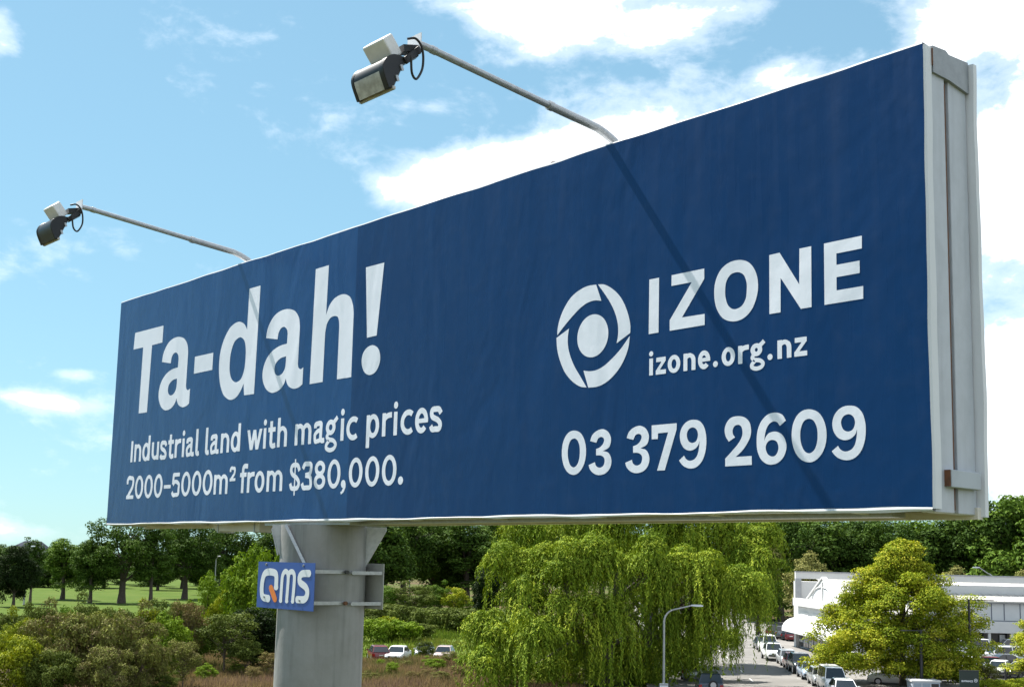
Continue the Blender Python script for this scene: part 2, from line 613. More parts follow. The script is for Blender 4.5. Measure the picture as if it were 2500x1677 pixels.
def glyph(ch, w, X, sw):
    """shapes of one character: width w, x-height X, stem width sw, baseline 0"""
    h, A, D = sw / 2, 1.41 * X, -0.43 * X
    hs = sw * 0.86                       # thinner horizontals
    L, Rr = h, w - h
    S = []
    rx, ry = (Rr - L) / 2, None

    def stem(x, y0, y1):
        S.append(('poly', np.array([(x - h, y0), (x + h, y0), (x + h, y1), (x - h, y1)])))

    def rect(x0, x1, y0, y1):
        S.append(('poly', np.array([(x0, y0), (x1, y0), (x1, y1), (x0, y1)])))

    def ring(cx, cy, ax, ay):            # outer half axes
        S.append(('ring', np.array(arc(cx, cy, ax, ay, 0, 352, 46)), np.array(arc(cx, cy, ax - sw, ay - hs, 0, 352, 46))))

    def arch(x0, x1, top, bottom):
        r = (x1 - x0) / 2
        p = [(x0 + 0.02 * w, top * 0.60)] + arc((x0 + x1) / 2, top - hs / 2 - r * 1.05, r, r * 1.05, 172, 0, 14) + [(x1, (bottom + top) / 3), (x1, bottom)]
        S.append(stroke(p, [sw * 0.7] + [sw * 0.8] * 4 + [hs] * 6 + [sw] * (len(p) - 11)))
    if ch == 'I':
        stem(w / 2, 0, 1.215 * X)
    elif ch == 'n':
        stem(L, 0, X); arch(L, Rr, X, 0)
    elif ch == 'h':
        stem(L, 0, A); arch(L, Rr, X, 0)
    elif ch == 'm':
        stem(L, 0, X); arch(L, w / 2, X, 0); arch(w / 2, Rr, X, 0)
    elif ch == 'u':
        stem(Rr, 0, X)
        r = (Rr - L) / 2
        S.append(stroke([(L, X), (L, X * .5)] + arc(w / 2, hs / 2 + r * 1.05, r, r * 1.05, 180, 352, 14) + [(Rr - .02 * w, X * .4)], [sw] * 6 + [hs] * 7 + [sw * .75] * 4))
    elif ch == 'r':
        stem(L, 0, X)
        S.append(stroke([(L, X * .55)] + arc(L + .62 * w, X * .60, .62 * w, X * .40 - hs / 2, 172, 88, 8) + [(w, X - hs / 2)], [sw * .7] * 3 + [hs * 1.1] * 7))
    elif ch in 'dp':
        ax = w / 2 + 0.02 * w
        if ch == 'd':
            ring(ax - .04 * w, X / 2, ax - .04 * w, X / 2 + .02 * X); stem(Rr, 0, A)
        else:
            ring(w - ax + .04 * w, X / 2, ax - .04 * w, X / 2 + .02 * X); stem(L, D, X)
    elif ch == 'o':
        ring(w / 2, X / 2, w / 2, X / 2 + .025 * X)
    elif ch == 'a':
        x1 = w * .80 - h
        S.append(stroke(openspl([(L + .03 * w, X * .70), (w * .18, X * .86), (w * .42, X - hs / 2 + .01 * X), (w * .66, X * .88), (x1, X * .66), (x1, X * .4), (x1, X * .18), (w * .80, hs * .45), (w, hs * .55)]), sw * .93))
        S.append(stroke(openspl([(x1 + h * .5, X * .58), (w * .4, X * .56), (w * .13 + h * .2, X * .42), (L, X * .27), (w * .14 + h * .4, X * .09), (w * .38, hs * .45), (w * .58, X * .13), (x1 + h * .4, X * .3)]), hs * .95))
    elif ch == 'i':
        stem(w / 2, 0, X)
        S.append(disc(w / 2, 1.28 * X, w * .50, .155 * X))
    elif ch == 'l':
        S.append(stroke(openspl([(h, A), (h, X), (h, X * .4), (h * 1.1, X * .17), (w * .62, hs * .45), (w, hs * .6)]), sw))
    elif ch == 't':
        x = w * .40
        S.append(stroke(openspl([(x, 1.30 * X), (x, X), (x, X * .4), (x + .03 * w, X * .18), (w * .66, hs * .4), (w, hs * .6)]), sw))
        rect(0, w * .96, X - hs * 1.05, X)
    elif ch == 'f':
        x = w * .38
        S.append(stroke(openspl([(x, 0), (x, X * .6), (x, X), (x + .04 * w, A * .87), (w * .62, A - hs * .45), (w, A - hs * .55)]), sw))
        rect(0, w * .86, X - hs * 1.05, X)
    elif ch == 'w':
        for (a, b) in ((0, .27), (.5, .27), (.5, .73), (1, .73)):
            xa = a * (w - sw) + h
            xb = b * (w - sw) + h
            k = sw * .52
            S.append(('poly', np.array([(xa - k, X if a != .5 else X * .98), (xa + k, X if a != .5 else X * .98), (xb + k, 0), (xb - k, 0)])))
    elif ch == 'c':
        rc = (w - 1.5 * h) / 1.64
        S.append(stroke(arc(h + rc, X / 2, rc, X / 2 - hs / 2 + .02 * X, 50, 310, 26), sw * .95))
    elif ch == 'e':
        S.append(stroke(arc(w / 2, X / 2, w / 2 - h, X / 2 - hs / 2 + .02 * X, 0, 318, 30), sw * .95))
        rect(h, w, X * .40, X * .40 + hs * .85)
        S.append(stroke([(w - h, X * .42), (w - h, X * .55)], sw * .95))
    elif ch == 's':
        S.append(stroke(openspl([(w * .90, X * .71), (w * .74, X * .88), (w * .5, X - hs * .45), (w * .24, X * .89), (h * 1.15, X * .73), (w * .28, X * .58), (w * .66, X * .45), (w - h, X * .27), (w * .76, X * .09), (w * .47, hs * .42), (w * .24, X * .09), (h * .8, X * .24)]), sw * .93))
    elif ch == 'g':
        ring(w * .42, X * .66, w * .38, X * .355)
        S.append(stroke([(w * .62, X * .86), (w * .80, X * .98), (w * .93, X * 1.09)], sw * .85))
        S.append(stroke(openspl([(w * .24, X * .40), (w * .15, X * .24), (w * .32, X * .12), (w * .66, X * .05), (w * .85, -X * .13), (w * .72, -X * .31), (w * .42, -X * .37), (w * .15, -X * .28), (w * .13, -X * .12), (w * .32, X * .06)]), hs * .92))
    elif ch == 'z':
        k = sw * .62
        rect(w * .04, w * .97, X - hs * 1.05, X)
        rect(0, w, 0, hs * 1.05)
        S.append(('poly', np.array([(0, hs * .9), (k * 1.15, hs * .6), (w * .97, X - hs * .9), (w * .97 - k * 1.15, X - hs * .6)])))
    elif ch == '.':
        S.append(disc(w / 2, w / 2 * 1.0, w / 2))
    elif ch == ',':
        S.append(disc(w * .5, X * .17, w * .46))
        S.append(stroke(openspl([(w * .72, X * .2), (w * .74, X * .02), (w * .45, -X * .16), (w * .05, -X * .24)]), [w * .5] * 7 + [w * .4] * 6 + [w * .3] * 6))
    elif ch == '-':
        rect(0, w, X * .46, X * .46 + hs * .95)
    elif ch == '0':
        N = 1.27 * X
        ring(w / 2, N / 2, w / 2, N / 2 + .015 * X)
    elif ch in '2²':
        N = 1.27 * X
        S.append(stroke(openspl([(w * .10, N * .66), (w * .09, N * .84), (w * .28, N * .95), (w * .52, N - hs * .45), (w * .80, N * .90), (w - h, N * .72), (w * .76, N * .50), (w * .45, N * .28), (w * .12, N * .06)]), sw * .95))
        rect(0, w, 0, hs)
        rect(0, w * .2, 0, N * .13)
    elif ch == '3':
        N = 1.27 * X
        S.append(stroke(openspl([(w * .10, N * .76), (w * .26, N * .92), (w * .50, N - hs * .45), (w * .82, N * .90), (w * .90 - h * .4, N * .73), (w * .74, N * .57), (w * .34, N * .52)]), sw * .92))
        S.append(stroke(openspl([(w * .34, N * .52), (w * .76, N * .46), (w - h, N * .28), (w * .82, N * .09), (w * .46, hs * .45), (w * .20, N * .08), (w * .06, N * .24)]), sw * .92))
    elif ch == '5':
        N = 1.27 * X
        rect(w * .14, w * .94, N - hs * 1.0, N)
        S.append(stroke([(w * .20, N - hs * .3), (w * .16, N * .75), (w * .13, N * .52)], sw * .9))
        S.append(stroke(openspl([(w * .13, N * .50), (w * .34, N * .62), (w * .62, N * .61), (w * .88, N * .50), (w - h, N * .31), (w * .84, N * .10), (w * .48, hs * .45), (w * .22, N * .07), (w * .06, N * .2)]), sw * .9))
    elif ch == '8':
        N = 1.27 * X
        ring(w / 2, N * .735, w * .45, N * .272)
        ring(w / 2, N * .27, w * .50, N * .282)
    elif ch == '$':
        N = 1.27 * X
        S.append(stroke(openspl([(w * .90, N * .70), (w * .76, N * .88), (w * .5, N - hs * .42), (w * .22, N * .89), (h * 1.15, N * .73), (w * .28, N * .58), (w * .66, N * .45), (w - h, N * .27), (w * .76, N * .09), (w * .47, hs * .42), (w * .22, N * .09), (h * .8, N * .26)]), sw * .90))
        rect(w * .5 - h * .42, w * .5 + h * .42, -.19 * N, N * 1.14)
    return S


def text_line(mb, glyphs, X, base, sw, y):
    cache = {}
    for ch, x, w in glyphs:
        key = (ch, round(w, 3))
        if key not in cache:
            sc, dy = (0.55, 0.62 * X) if ch == '²' else (1.0, 0.0)
            cache[key] = [p + np.array([0, dy]) for p in contour(glyph(ch, w, X * sc, sw * (0.72 if ch == '²' else 1.0)), X / 46)]
        fill(mb, [p + np.array([x, base]) for p in cache[key]], y)

# ------------------------------------------------------------------ the billboard
# local frame of the board: x along the face, y into the board (behind the face), z up from its lower edge
BW, BH, BT = 12.0, 3.0, 0.59
YAW = 2.4152
BR_ = Vector((math.sin(YAW), math.cos(YAW), 0))
BN_ = Vector((BR_.y, -BR_.x, 0))                     # out of the face
B_BASE = CAM_H + 0.3933
B_O = Vector((2.608, 7.664, B_BASE)) - BR_ * BW
B_ROT = math.atan2(BR_.y, BR_.x)


def board_uv(px, py):
    r = ray(px, py)
    c = Vector((0, 0, CAM_H))
    t = -((c - B_O).dot(BN_)) / r.dot(BN_)
    p = c + r * t - B_O
    return p.dot(BR_), p.z


def board_world(u, n, v):
    return B_O + BR_ * u + BN_ * n + Vector((0, 0, v))


def vinyl(name, color, rough=0.38, spec=0.5, stint=(1, 1, 1)):
    """printed PVC banner: slight ripples from tension, faint weave and dust"""
    m = bpy.data.materials.new(name)
    m.use_nodes = True
    nt = m.node_tree
    T = NT(nt.nodes, nt.links)
    b = nt.nodes['Principled BSDF']
    tcn = nt.nodes.new('ShaderNodeTexCoord')
    mp = nt.nodes.new('ShaderNodeMapping')
    mp.inputs['Scale'].default_value = (1.0, 1.0, 0.45)
    nt.links.new(tcn.outputs['Object'], mp.inputs[0])
    n1 = T.noise(mp.outputs[0], 1.3, 3.0, 0.5, 0.6)
    n2 = T.noise(tcn.outputs['Object'], 7.0, 4.0, 0.55)
    n3 = T.noise(tcn.outputs['Object'], 240.0, 2.0, 0.5)
    hgt = T.m('ADD', T.m('MULTIPLY', n1, 1.0), T.m('ADD', T.m('MULTIPLY', n2, 0.10), T.m('MULTIPLY', n3, 0.012)))
    bp = nt.nodes.new('ShaderNodeBump')
    bp.inputs['Strength'].default_value = 0.35
    bp.inputs['Distance'].default_value = 0.05
    nt.links.new(hgt, bp.inputs['Height'])
    nt.links.new(bp.outputs[0], b.inputs['Normal'])
    dust = T.smooth(n2, 0.45, 0.75, 0.0, 0.10)
    mp2 = nt.nodes.new('ShaderNodeMapping')
    mp2.inputs['Scale'].default_value = (7.0, 7.0, 0.35)
    nt.links.new(tcn.outputs['Object'], mp2.inputs[0])
    run = T.noise(mp2.outputs[0], 1.0, 5.0, 0.6)
    dust = T.m('ADD', dust, T.smooth(run, 0.55, 0.8, 0.0, 0.06))
    nt.links.new(T.smooth(run, 0.3, 0.75, rough - 0.03, rough + 0.08), b.inputs['Roughness'])
    c = T.mix(dust, tuple(color) + (1,), tuple(min(1, x * 0.8 + 0.05) for x in color) + (1,))
    nt.links.new(c, b.inputs['Base Color'])
    b.inputs['Specular IOR Level'].default_value = spec
    b.inputs['Specular Tint'].default_value = tuple(stint) + (1,)
    return m


m_blue = vinyl('blue_vinyl', (0.0038, 0.033, 0.120), 0.27, 0.32, (.35, .65, 1.0))
m_blue2 = vinyl('blue_vinyl_other_roll_sheen', (0.0044, 0.043, 0.160), 0.25, 0.48, (.35, .72, 1.0))  # left sheet: roll difference plus sky sheen lifted into the base colour
m_print = vinyl('white_print', (0.80, 0.82, 0.91), 0.45, 0.4)
m_hem = vinyl('white_hem', (0.60, 0.62, 0.65), 0.5, 0.4)
m_channel = material('painted_channel', (0.44, 0.47, 0.52), 0.5, 0.0, 0.4, var=0.5, var_scale=7.0, var_color=(0.36, 0.385, 0.42), streak=0.25)
m_bracket = material('grey_bracket', (0.27, 0.29, 0.31), 0.5, 0.2, var=0.4, var_scale=12.0)
m_rust = material('rust', (0.16, 0.065, 0.03), 0.85, var=0.6, var_scale=30.0, var_color=(0.05, 0.03, 0.02))
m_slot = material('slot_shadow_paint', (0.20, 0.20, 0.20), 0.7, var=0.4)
m_pole = material('galvanised_pole', (0.26, 0.26, 0.258), 0.55, 0.15, 0.4, var=0.6, var_scale=2.2, var_color=(0.18, 0.175, 0.165), streak=0.6, bump=0.2, bump_scale=9.0)
m_galv = material('galvanised_steel', (0.42, 0.43, 0.44), 0.42, 0.55, 0.5, var=0.5, var_scale=26.0, var_color=(0.27, 0.28, 0.30))
m_darkgap = material('dark_inside', (0.05, 0.05, 0.05), 0.9)

board = thing('billboard', 'huge dark blue advertising billboard reading Ta-dah! on a thick grey steel pole', 'billboard', (B_O.x, B_O.y, 0.0), B_ROT)


def bz(v):
    return B_BASE + v


class BM(MB):
    """same shapes, z measured from the lower edge of the board"""
    def build(self, *a, **k):
        self.v = [(x, y, z + B_BASE) for x, y, z in self.v]
        return super().build(*a, **k)


rng = random.Random(4)


def wave(t, a, seed):
    return a * (math.sin(t * 2.1 + seed) * 0.5 + math.sin(t * 5.3 + seed * 2.7) * 0.3 + math.sin(t * 11.7 + seed * 5.1) * 0.2)


# printed skin in two welded sheets, the left one lying a little proud of the right one
SEAM = 5.63
for (u0, u1, y0, y1) in ((0.0, SEAM, 0.0, 0.0), (SEAM, BW, 0.0, 0.0)):
    nx, nz = int((u1 - u0) / 0.12), 22
    mb = BM()
    for j in range(nz + 1):
        for i in range(nx + 1):
            u = u0 + (u1 - u0) * i / nx
            t = i / nx
            z = BH * j / nz
            if j == nz:
                z += 0.006 * (abs(math.sin(u * 3.3)) - 0.5) + wave(u, 0.006, 1.0)
            if j == 0:
                z += 0.010 + wave(u, 0.010, 3.0)
            x = u
            if u1 == BW and i == nx:
                x += wave(z, 0.007, 2.0)
            yy = y0 + (y1 - y0) * t ** 3
            mb.v.append((x, yy, z))
    for j in range(nz):
        for i in range(nx):
            a = j * (nx + 1) + i
            mb.f.append((a, a + 1, a + nx + 2, a + nx + 1))
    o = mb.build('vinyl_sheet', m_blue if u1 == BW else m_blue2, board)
    o.data.shade_smooth()

# white hems: turned over the right end, along the lower edge, along the top
mb = BM()
N = 40
for i in range(N + 1):
    z = BH * i / N
    w0, w1 = wave(z, 0.007, 2.0), 0.080 + wave(z, 0.011, 7.0)
    mb.v += [(BW + w0, 0.001, z), (BW + 0.014 + w0 * .5, 0.012, z), (BW + 0.016, w1, z)]
for i in range(N):
    a = i * 3
    mb.f += [(a, a + 1, a + 4, a + 3), (a + 1, a + 2, a + 5, a + 4)]
mb.build('end_hem', m_hem, board)
mb = BM()
N = 130
for i in range(N + 1):
    u = BW * i / N
    zb = 0.010 + wave(u, 0.010, 3.0)
    lo = -0.014 + wave(u, 0.012, 5.0)
    mb.v += [(u, 0.002, zb), (u, -0.004, (zb + lo) / 2), (u, 0.006, lo), (u, 0.09, lo + 0.008)]
for i in range(N):
    a = i * 4
    mb.f += [(a + k, a + k + 1, a + k + 5, a + k + 4) for k in range(3)]
mb.build('bottom_hem', m_hem, board)
mb = BM()
for i in range(N + 1):
    u = BW * i / N
    zt = BH + 0.006 * (abs(math.sin(u * 3.3)) - 0.5) + wave(u, 0.006, 1.0)
    mb.v += [(u, 0.001, zt), (u, 0.004, zt + 0.012 + wave(u, .006, 9.0)), (u, 0.07, BH + 0.016)]
for i in range(N):
    a = i * 3
    mb.f += [(a, a + 1, a + 4, a + 3), (a + 1, a + 2, a + 5, a + 4)]
mb.build('top_hem', m_hem, board)

# back sheet and its hem standing past the end channels
BM().box(0.01, BW - 0.02, BT - 0.012, BT, 0.0, BH).build('back_sheet', m_hem, board)
mb = BM()
N = 30
for i in range(N + 1):
    z = -0.03 + (BH + 0.05) * i / N
    mb.v += [(BW - 0.02, BT - 0.030 + wave(z, .006, 4.), z), (BW + 0.05 + wave(z, 0.008, 6.0), BT - 0.022, z), (BW + 0.05 + wave(z, 0.008, 6.0), BT + 0.022, z), (BW - .02, BT + .024, z)]
for i in range(N):
    a = i * 4
    mb.f += [(a + k, a + k + 1, a + k + 5, a + k + 4) for k in range(3)]
mb.build('back_hem', m_hem, board)

# steel frame: end channels left and right, rails, top flashing
for (e, s) in ((BW, 1), (0.0, -1)):
    x0, x1 = (e - 0.10, e + 0.004) if s > 0 else (e + 0.012, e + 0.11)
    BM().box(x0, x1, 0.035, 0.262, -0.02, BH - 0.01).build('end_channel', m_channel, board, bevel=0.006)
    BM().box(x0, x1 - 0.004 * s, 0.318, 0.548, -0.02, BH - 0.01).build('end_channel', m_channel, board, bevel=0.006)
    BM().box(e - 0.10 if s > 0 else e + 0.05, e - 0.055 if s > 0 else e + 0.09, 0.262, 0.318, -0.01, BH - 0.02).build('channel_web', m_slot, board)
BM().box(BW - 0.006, BW + 0.006, 0.258, 0.268, 0.0, BH - 0.2).build('rusty_edge', m_rust, board)
mb = BM()
mb.prism([(0.095, BH + 0.015), (0.26, BH + 0.03), (0.30, BH + 0.012), (0.552, BH + 0.03), (0.552, BH - 0.19), (0.30, BH - 0.165), (0.095, BH - 0.165)], 'x', BW - 0.09, BW + 0.022)
mb.build('top_cap', m_bracket, board)
BM().box(BW - 0.02, BW + 0.024, 0.084, 0.0935, BH - 0.12, BH - 0.005).build('rusty_edge', m_rust, board)
mb = BM()
mb.box(BW, BW + 0.05, 0.150, 0.520, 0.14, 0.25)
mb.build('lower_bracket', material('bluegrey_bracket', (0.36, 0.40, 0.44), 0.5, 0.1, var=.3), board, bevel=0.004)
BM().box(BW + 0.002, BW + 0.044, 0.142, 0.1490, 0.145, 0.248).build('rusty_edge', m_rust, board)
m_rail = material('cream_rail', (0.66, 0.63, 0.57), 0.55, 0.0, 0.4, var=0.5, var_scale=4.0, var_color=(0.48, 0.45, 0.40))
BM().box(0.02, BW - 0.02, 0.012, 0.075, -0.012, 0.05).build('bottom_rail', m_rail, board)
BM().box(0.02, BW + 0.02, 0.520, 0.585, -0.045, 0.03).build('bottom_rail', m_rail, board)
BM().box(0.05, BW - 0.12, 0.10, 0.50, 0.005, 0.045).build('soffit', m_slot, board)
BM().box(5.4, BW - 0.4, 0.20, 0.36, -0.038, 0.0).build('torsion_beam', m_galv, board)
BM().box(0.02, BW - 0.11, 0.075, 0.575, BH - 0.02, BH + 0.004).build('top_flashing', m_galv, board)
for u in np.arange(0.6, BW, 1.2):
    BM().box(u - 0.03, u + 0.03, 0.08, 0.51, -0.018, 0.004).build('cross_member', m_rail, board)
# box outrigger left of the pole
mb = BM()
mb.prism([(2.50, 0.0), (2.62, -0.095), (3.62, -0.105), (3.62, 0.0)], 'y', 0.20, 0.40)
mb.build('outrigger_box', m_rail, board)
for u in (2.66, 3.50):
    BM().box(u, u + 0.02, 0.192, 0.408, -0.115, -0.002).build('outrigger_flange', m_galv, board)

# the pole with gussets under a head plate
PU, PN, PR = 4.785, 0.30, 0.452
mb = MB()
mb.tube([(PU, PN, -0.3), (PU, PN, 3.0), (PU, PN, bz(-0.045))], [PR * 1.05, PR * 1.03, PR], 64)
mb.build('pole', m_pole, board, smooth=40)
BM().box(PU - 0.82, PU + 0.82, PN - 0.24, PN + 0.24, -0.046, -0.012).build('head_plate', m_galv, board)
for (an, ln, hh) in ((236, 0.12, 0.36), (46, 0.24, 0.46)):
    a = math.radians(an)
    d, t = Vector((math.cos(a), math.sin(a), 0)), Vector((-math.sin(a), math.cos(a), 0)) * 0.012
    p0 = Vector((PU, PN, 0)) + d * (PR - 0.03)
    tri = [p0 + Vector((0, 0, -0.047)), p0 + d * ln + Vector((0, 0, -0.047)), p0 + d * ln + Vector((0, 0, -0.09)), p0 + d * 0.04 + Vector((0, 0, -hh)), p0 + Vector((0, 0, -hh))]
    mb = BM()
    mb.add([p + t for p in tri] + [p - t for p in tri], [(0, 1, 2, 3, 4), (9, 8, 7, 6, 5)] + [(i, (i + 1) % 5, 5 + (i + 1) % 5, 5 + i) for i in range(5)])
    g_ = mb.build('gusset', m_galv, board)
    if an == 46:
        continue
    mb = BM()
    mb.bar(p0 + d * (ln + 0.006) + Vector((0, 0, -0.09)), p0 + d * 0.05 + Vector((0, 0, -hh - 0.006)), 0.05, 0.012, d)
    mb.build('gusset_flange', m_galv, g_)
mb = BM()
a0_, a1_ = math.radians(-88), math.radians(-54)
mb.bar((PU + (PR + .02) * math.cos(a0_), PN + (PR + .02) * math.sin(a0_), -.06), (PU + (PR + .012) * math.cos(a1_), PN + (PR + .012) * math.sin(a1_), -.47), .03, .07, (.7, -.7, 0))
mb.build('brace_strap', m_galv, board)
for v in (-2.35, -5.2):
    mb = BM()
    mb.tube([(PU, PN, v - .008), (PU, PN, v + .008)], PR * 1.03 + .006, 48)
    mb.build('weld_seam', m_pole, board, smooth=40)
mb = MB()
mb.tube([(PU, PN, -0.02), (PU, PN, 0.05)], 0.85, 32)
mb.build('base_flange', m_galv, board)

# ------------------------------------------------------------------ the print: headline, small print, logo, number
ZR = dict(R1=(310, 640, .24876), R2=(620, 620, .24876), R5=(1340, 660, .19773), R6=(1730, 550, .19773), R7=(1350, 960, .17109), R8=(1740, 960, .17109))


def traced(region, nodes):
    ox, oy, s = ZR[region]
    P = spline(nodes)
    return np.array([board_uv(ox + x * s, oy + y * s) for x, y in P])


C = 1
PY = -0.0012
a_out = [(120, 826, C), (140, 722), (200, 610), (270, 556), (340, 541), (400, 558), (440, 618), (451, 700), (450, 760, C), (432, 1080, C), (440, 1118), (458, 1130), (485, 1112, C), (476, 1278, C), (440, 1308), (390, 1322), (345, 1302), (322, 1262), (313, 1222, C), (295, 1275), (248, 1335), (175, 1362), (125, 1332), (92, 1262), (84, 1190), (95, 1110), (130, 1020), (190, 945), (260, 900), (325, 880, C), (332, 780, C), (325, 742), (300, 716), (272, 725), (245, 768), (232, 838, C)]
a_in = [(316, 1003, C), (260, 1025), (215, 1075), (202, 1132), (212, 1178), (235, 1195), (270, 1180), (300, 1135), (313, 1070)]
d_out = [(1203, 262, C), (1312, 230, C), (1247, 1293, C), (1150, 1306, C), (1145, 1192, C), (1110, 1272), (1060, 1335), (1010, 1350), (955, 1312), (920, 1222), (905, 1100), (906, 980), (925, 850), (970, 720), (1030, 625), (1100, 585), (1150, 605), (1180, 662, C)]
d_in = [(1115, 737), (1150, 765), (1166, 840), (1163, 960), (1150, 1060), (1115, 1150), (1068, 1178), (1030, 1150), (1010, 1080), (1010, 980), (1025, 870), (1065, 770)]
h_out = [(608, 150, C), (737, 110, C), (709, 600, C), (745, 500), (800, 430), (880, 395), (940, 418), (970, 490), (979, 580), (977, 650, C), (955, 1208, C), (815, 1230, C), (838, 720, C), (835, 655), (822, 618), (796, 609), (755, 625), (720, 680), (700, 770, C), (675, 1255, C), (547, 1277, C)]
aa = traced('R2', a_out), traced('R2', a_in)
du = traced('R1', [(308, 1340, C), (375, 1458, C), (515, 740, C)])
shift = np.array([du[:, 0].min() - aa[0][:, 0].min(), 0])
mb = BM()
fill(mb, [traced('R1', [(82, 695, C), (360, 622, C), (348, 788, C), (247, 815, C), (196, 1472, C), (115, 1484, C), (160, 836, C), (65, 858, C)])], PY)
fill(mb, [p + shift for p in aa], PY)
fill(mb, [traced('R1', [(668, 928, C), (848, 888, C), (838, 1056, C), (657, 1095, C)])], PY)
fill(mb, [traced('R1', d_out), traced('R1', d_in)], PY)
fill(mb, list(aa), PY)
fill(mb, [traced('R2', h_out)], PY)
fill(mb, [traced('R2', [(1100, 133, C), (1280, 85, C), (1205, 800, C), (1110, 823, C)])], PY)
fill(mb, [traced('R2', [(1165, 895), (1215, 920), (1240, 1000), (1228, 1090), (1185, 1165), (1130, 1187), (1085, 1160), (1058, 1070), (1070, 980), (1110, 920)])], PY)
mb.build('headline_lettering', m_print, board, label='large white headline lettering reading Ta-dah!')

L1 = [('I', .605, .062), ('n', .712, .2), ('d', .945, .215), ('u', 1.211, .2), ('s', 1.44, .19), ('t', 1.66, .155), ('r', 1.842, .158), ('i', 2.03, .066), ('a', 2.132, .21), ('l', 2.378, .092), ('l', 2.62, .092), ('a', 2.74, .21), ('n', 2.992, .2), ('d', 3.228, .215), ('w', 3.593, .326), ('i', 3.945, .066), ('t', 4.049, .158), ('h', 4.243, .2), ('m', 4.60, .322), ('a', 4.962, .21), ('g', 5.184, .235), ('i', 5.462, .066), ('c', 5.568, .2), ('p', 5.918, .215), ('r', 6.183, .155), ('i', 6.366, .066), ('c', 6.48, .198), ('e', 6.708, .2), ('s', 6.927, .192)]
L2 = [('2', .552, .212), ('0', .798, .233), ('0', 1.068, .233), ('0', 1.338, .233), ('-', 1.612, .18), ('5', 1.822, .208), ('0', 2.07, .234), ('0', 2.34, .234), ('0', 2.61, .236), ('m', 2.882, .325), ('²', 3.247, .13), ('f', 3.479, .168), ('r', 3.645, .155), ('o', 3.81, .206), ('m', 4.066, .325), ('$', 4.53, .216), ('3', 4.77, .208), ('8', 5.009, .214), ('0', 5.261, .235), (',', 5.508, .088), ('0', 5.645, .236), ('0', 5.928, .236), ('0', 6.207, .236), ('.', 6.472, .080)]
L3 = [('i', 9.653, .042), ('z', 9.722, .102), ('o', 9.842, .124), ('n', 9.997, .116), ('e', 10.136, .116), ('.', 10.278, .045), ('o', 10.358, .121), ('r', 10.507, .096), ('g', 10.612, .134), ('.', 10.764, .044), ('n', 10.849, .117), ('z', 10.99, .105)]
for i0, i1, word in ((0, 10, 'Industrial'), (10, 14, 'land'), (14, 18, 'with'), (18, 23, 'magic'), (23, 29, 'prices')):
    mb = BM()
    text_line(mb, L1[i0:i1], .228, .796, .057, PY)
    mb.build('slogan_word', m_print, board, label='white lettering reading ' + word)
mb = BM()
text_line(mb, L2, .229, .319, .054, PY)
mb.build('price_lettering', m_print, board, label='white line reading 2000-5000m² from $380,000.')
mb = BM()
text_line(mb, L3, .131, 1.056, .038, PY)
mb.build('web_address_lettering', m_print, board, label='white lettering reading izone.org.nz')
mb = BM()
for reg, outl in (('R5', [(1242, 115), (1362, 92), (1355, 768), (1234, 788)]),
                  ('R5', [(1517, 62), (1920, -21), (1920, 105), (1645, 582), (1925, 538), (1925, 675), (1493, 747), (1493, 617), (1765, 147), (1515, 194)]),
                  ('R6', [(750, 370), (878, 340), (1120, 730), (1122, 290), (1268, 260), (1272, 1010), (1140, 1032), (890, 650), (890, 1075), (752, 1097)]),
                  ('R6', [(1425, 228), (1893, 130), (1893, 287), (1578, 350), (1580, 490), (1865, 437), (1867, 590), (1580, 642), (1582, 805), (1910, 750), (1910, 907), (1432, 984)])):
    fill(mb, [traced(reg, [(x, y, C) for x, y in outl])], PY)
fill(mb, [traced('R6', [(400, 430), (500, 462), (580, 570), (612, 740), (590, 900), (520, 1060), (410, 1160), (290, 1187), (180, 1150), (100, 1030), (70, 850), (90, 680), (160, 540), (270, 455)]),
          traced('R6', [(365, 580), (430, 610), (468, 700), (472, 800), (455, 920), (400, 1005), (315, 1037), (250, 1000), (212, 900), (206, 800), (222, 690), (280, 605)])], PY)
mb.build('company_lettering', m_print, board, label='white capital lettering reading IZONE')

n3 = [(532, 680, C), (560, 600), (620, 540), (705, 510), (780, 540), (825, 620), (828, 690), (800, 770), (715, 822, C), (790, 845), (830, 920), (832, 1010), (800, 1090), (740, 1145), (650, 1165), (580, 1140), (530, 1085), (510, 1022, C), (600, 980, C), (615, 1030), (645, 1056), (680, 1058), (720, 1030), (738, 970), (730, 920), (690, 888), (617, 883, C), (617, 793, C), (670, 770), (715, 720), (732, 660), (715, 630), (685, 622), (650, 640), (620, 705, C)]
n9 = [(1950, 175), (2050, 192), (2130, 270), (2175, 400), (2185, 560), (2160, 720), (2100, 850), (2000, 935), (1890, 952), (1790, 920), (1735, 872), (1700, 826, C), (1790, 748, C), (1820, 795), (1865, 824), (1910, 828), (1980, 800), (2030, 730), (2055, 620), (2062, 510, C), (2035, 585), (1970, 645), (1890, 668), (1800, 640), (1735, 560), (1708, 450), (1725, 340), (1780, 250), (1860, 192)]
n9i = [(1935, 297), (1995, 320), (2028, 380), (2028, 450), (1995, 520), (1930, 545), (1870, 520), (1838, 455), (1835, 390), (1870, 325)]
n0 = [(1390, 228), (1500, 265), (1580, 370), (1622, 520), (1620, 680), (1580, 820), (1510, 920), (1440, 970), (1365, 983), (1270, 950), (1190, 860), (1140, 720), (1128, 580), (1150, 430), (1210, 310), (1290, 245)]
n0i = [(1380, 362), (1440, 390), (1485, 480), (1498, 590), (1490, 700), (1455, 800), (1400, 850), (1360, 853), (1310, 820), (1265, 720), (1250, 600), (1265, 480), (1310, 390)]
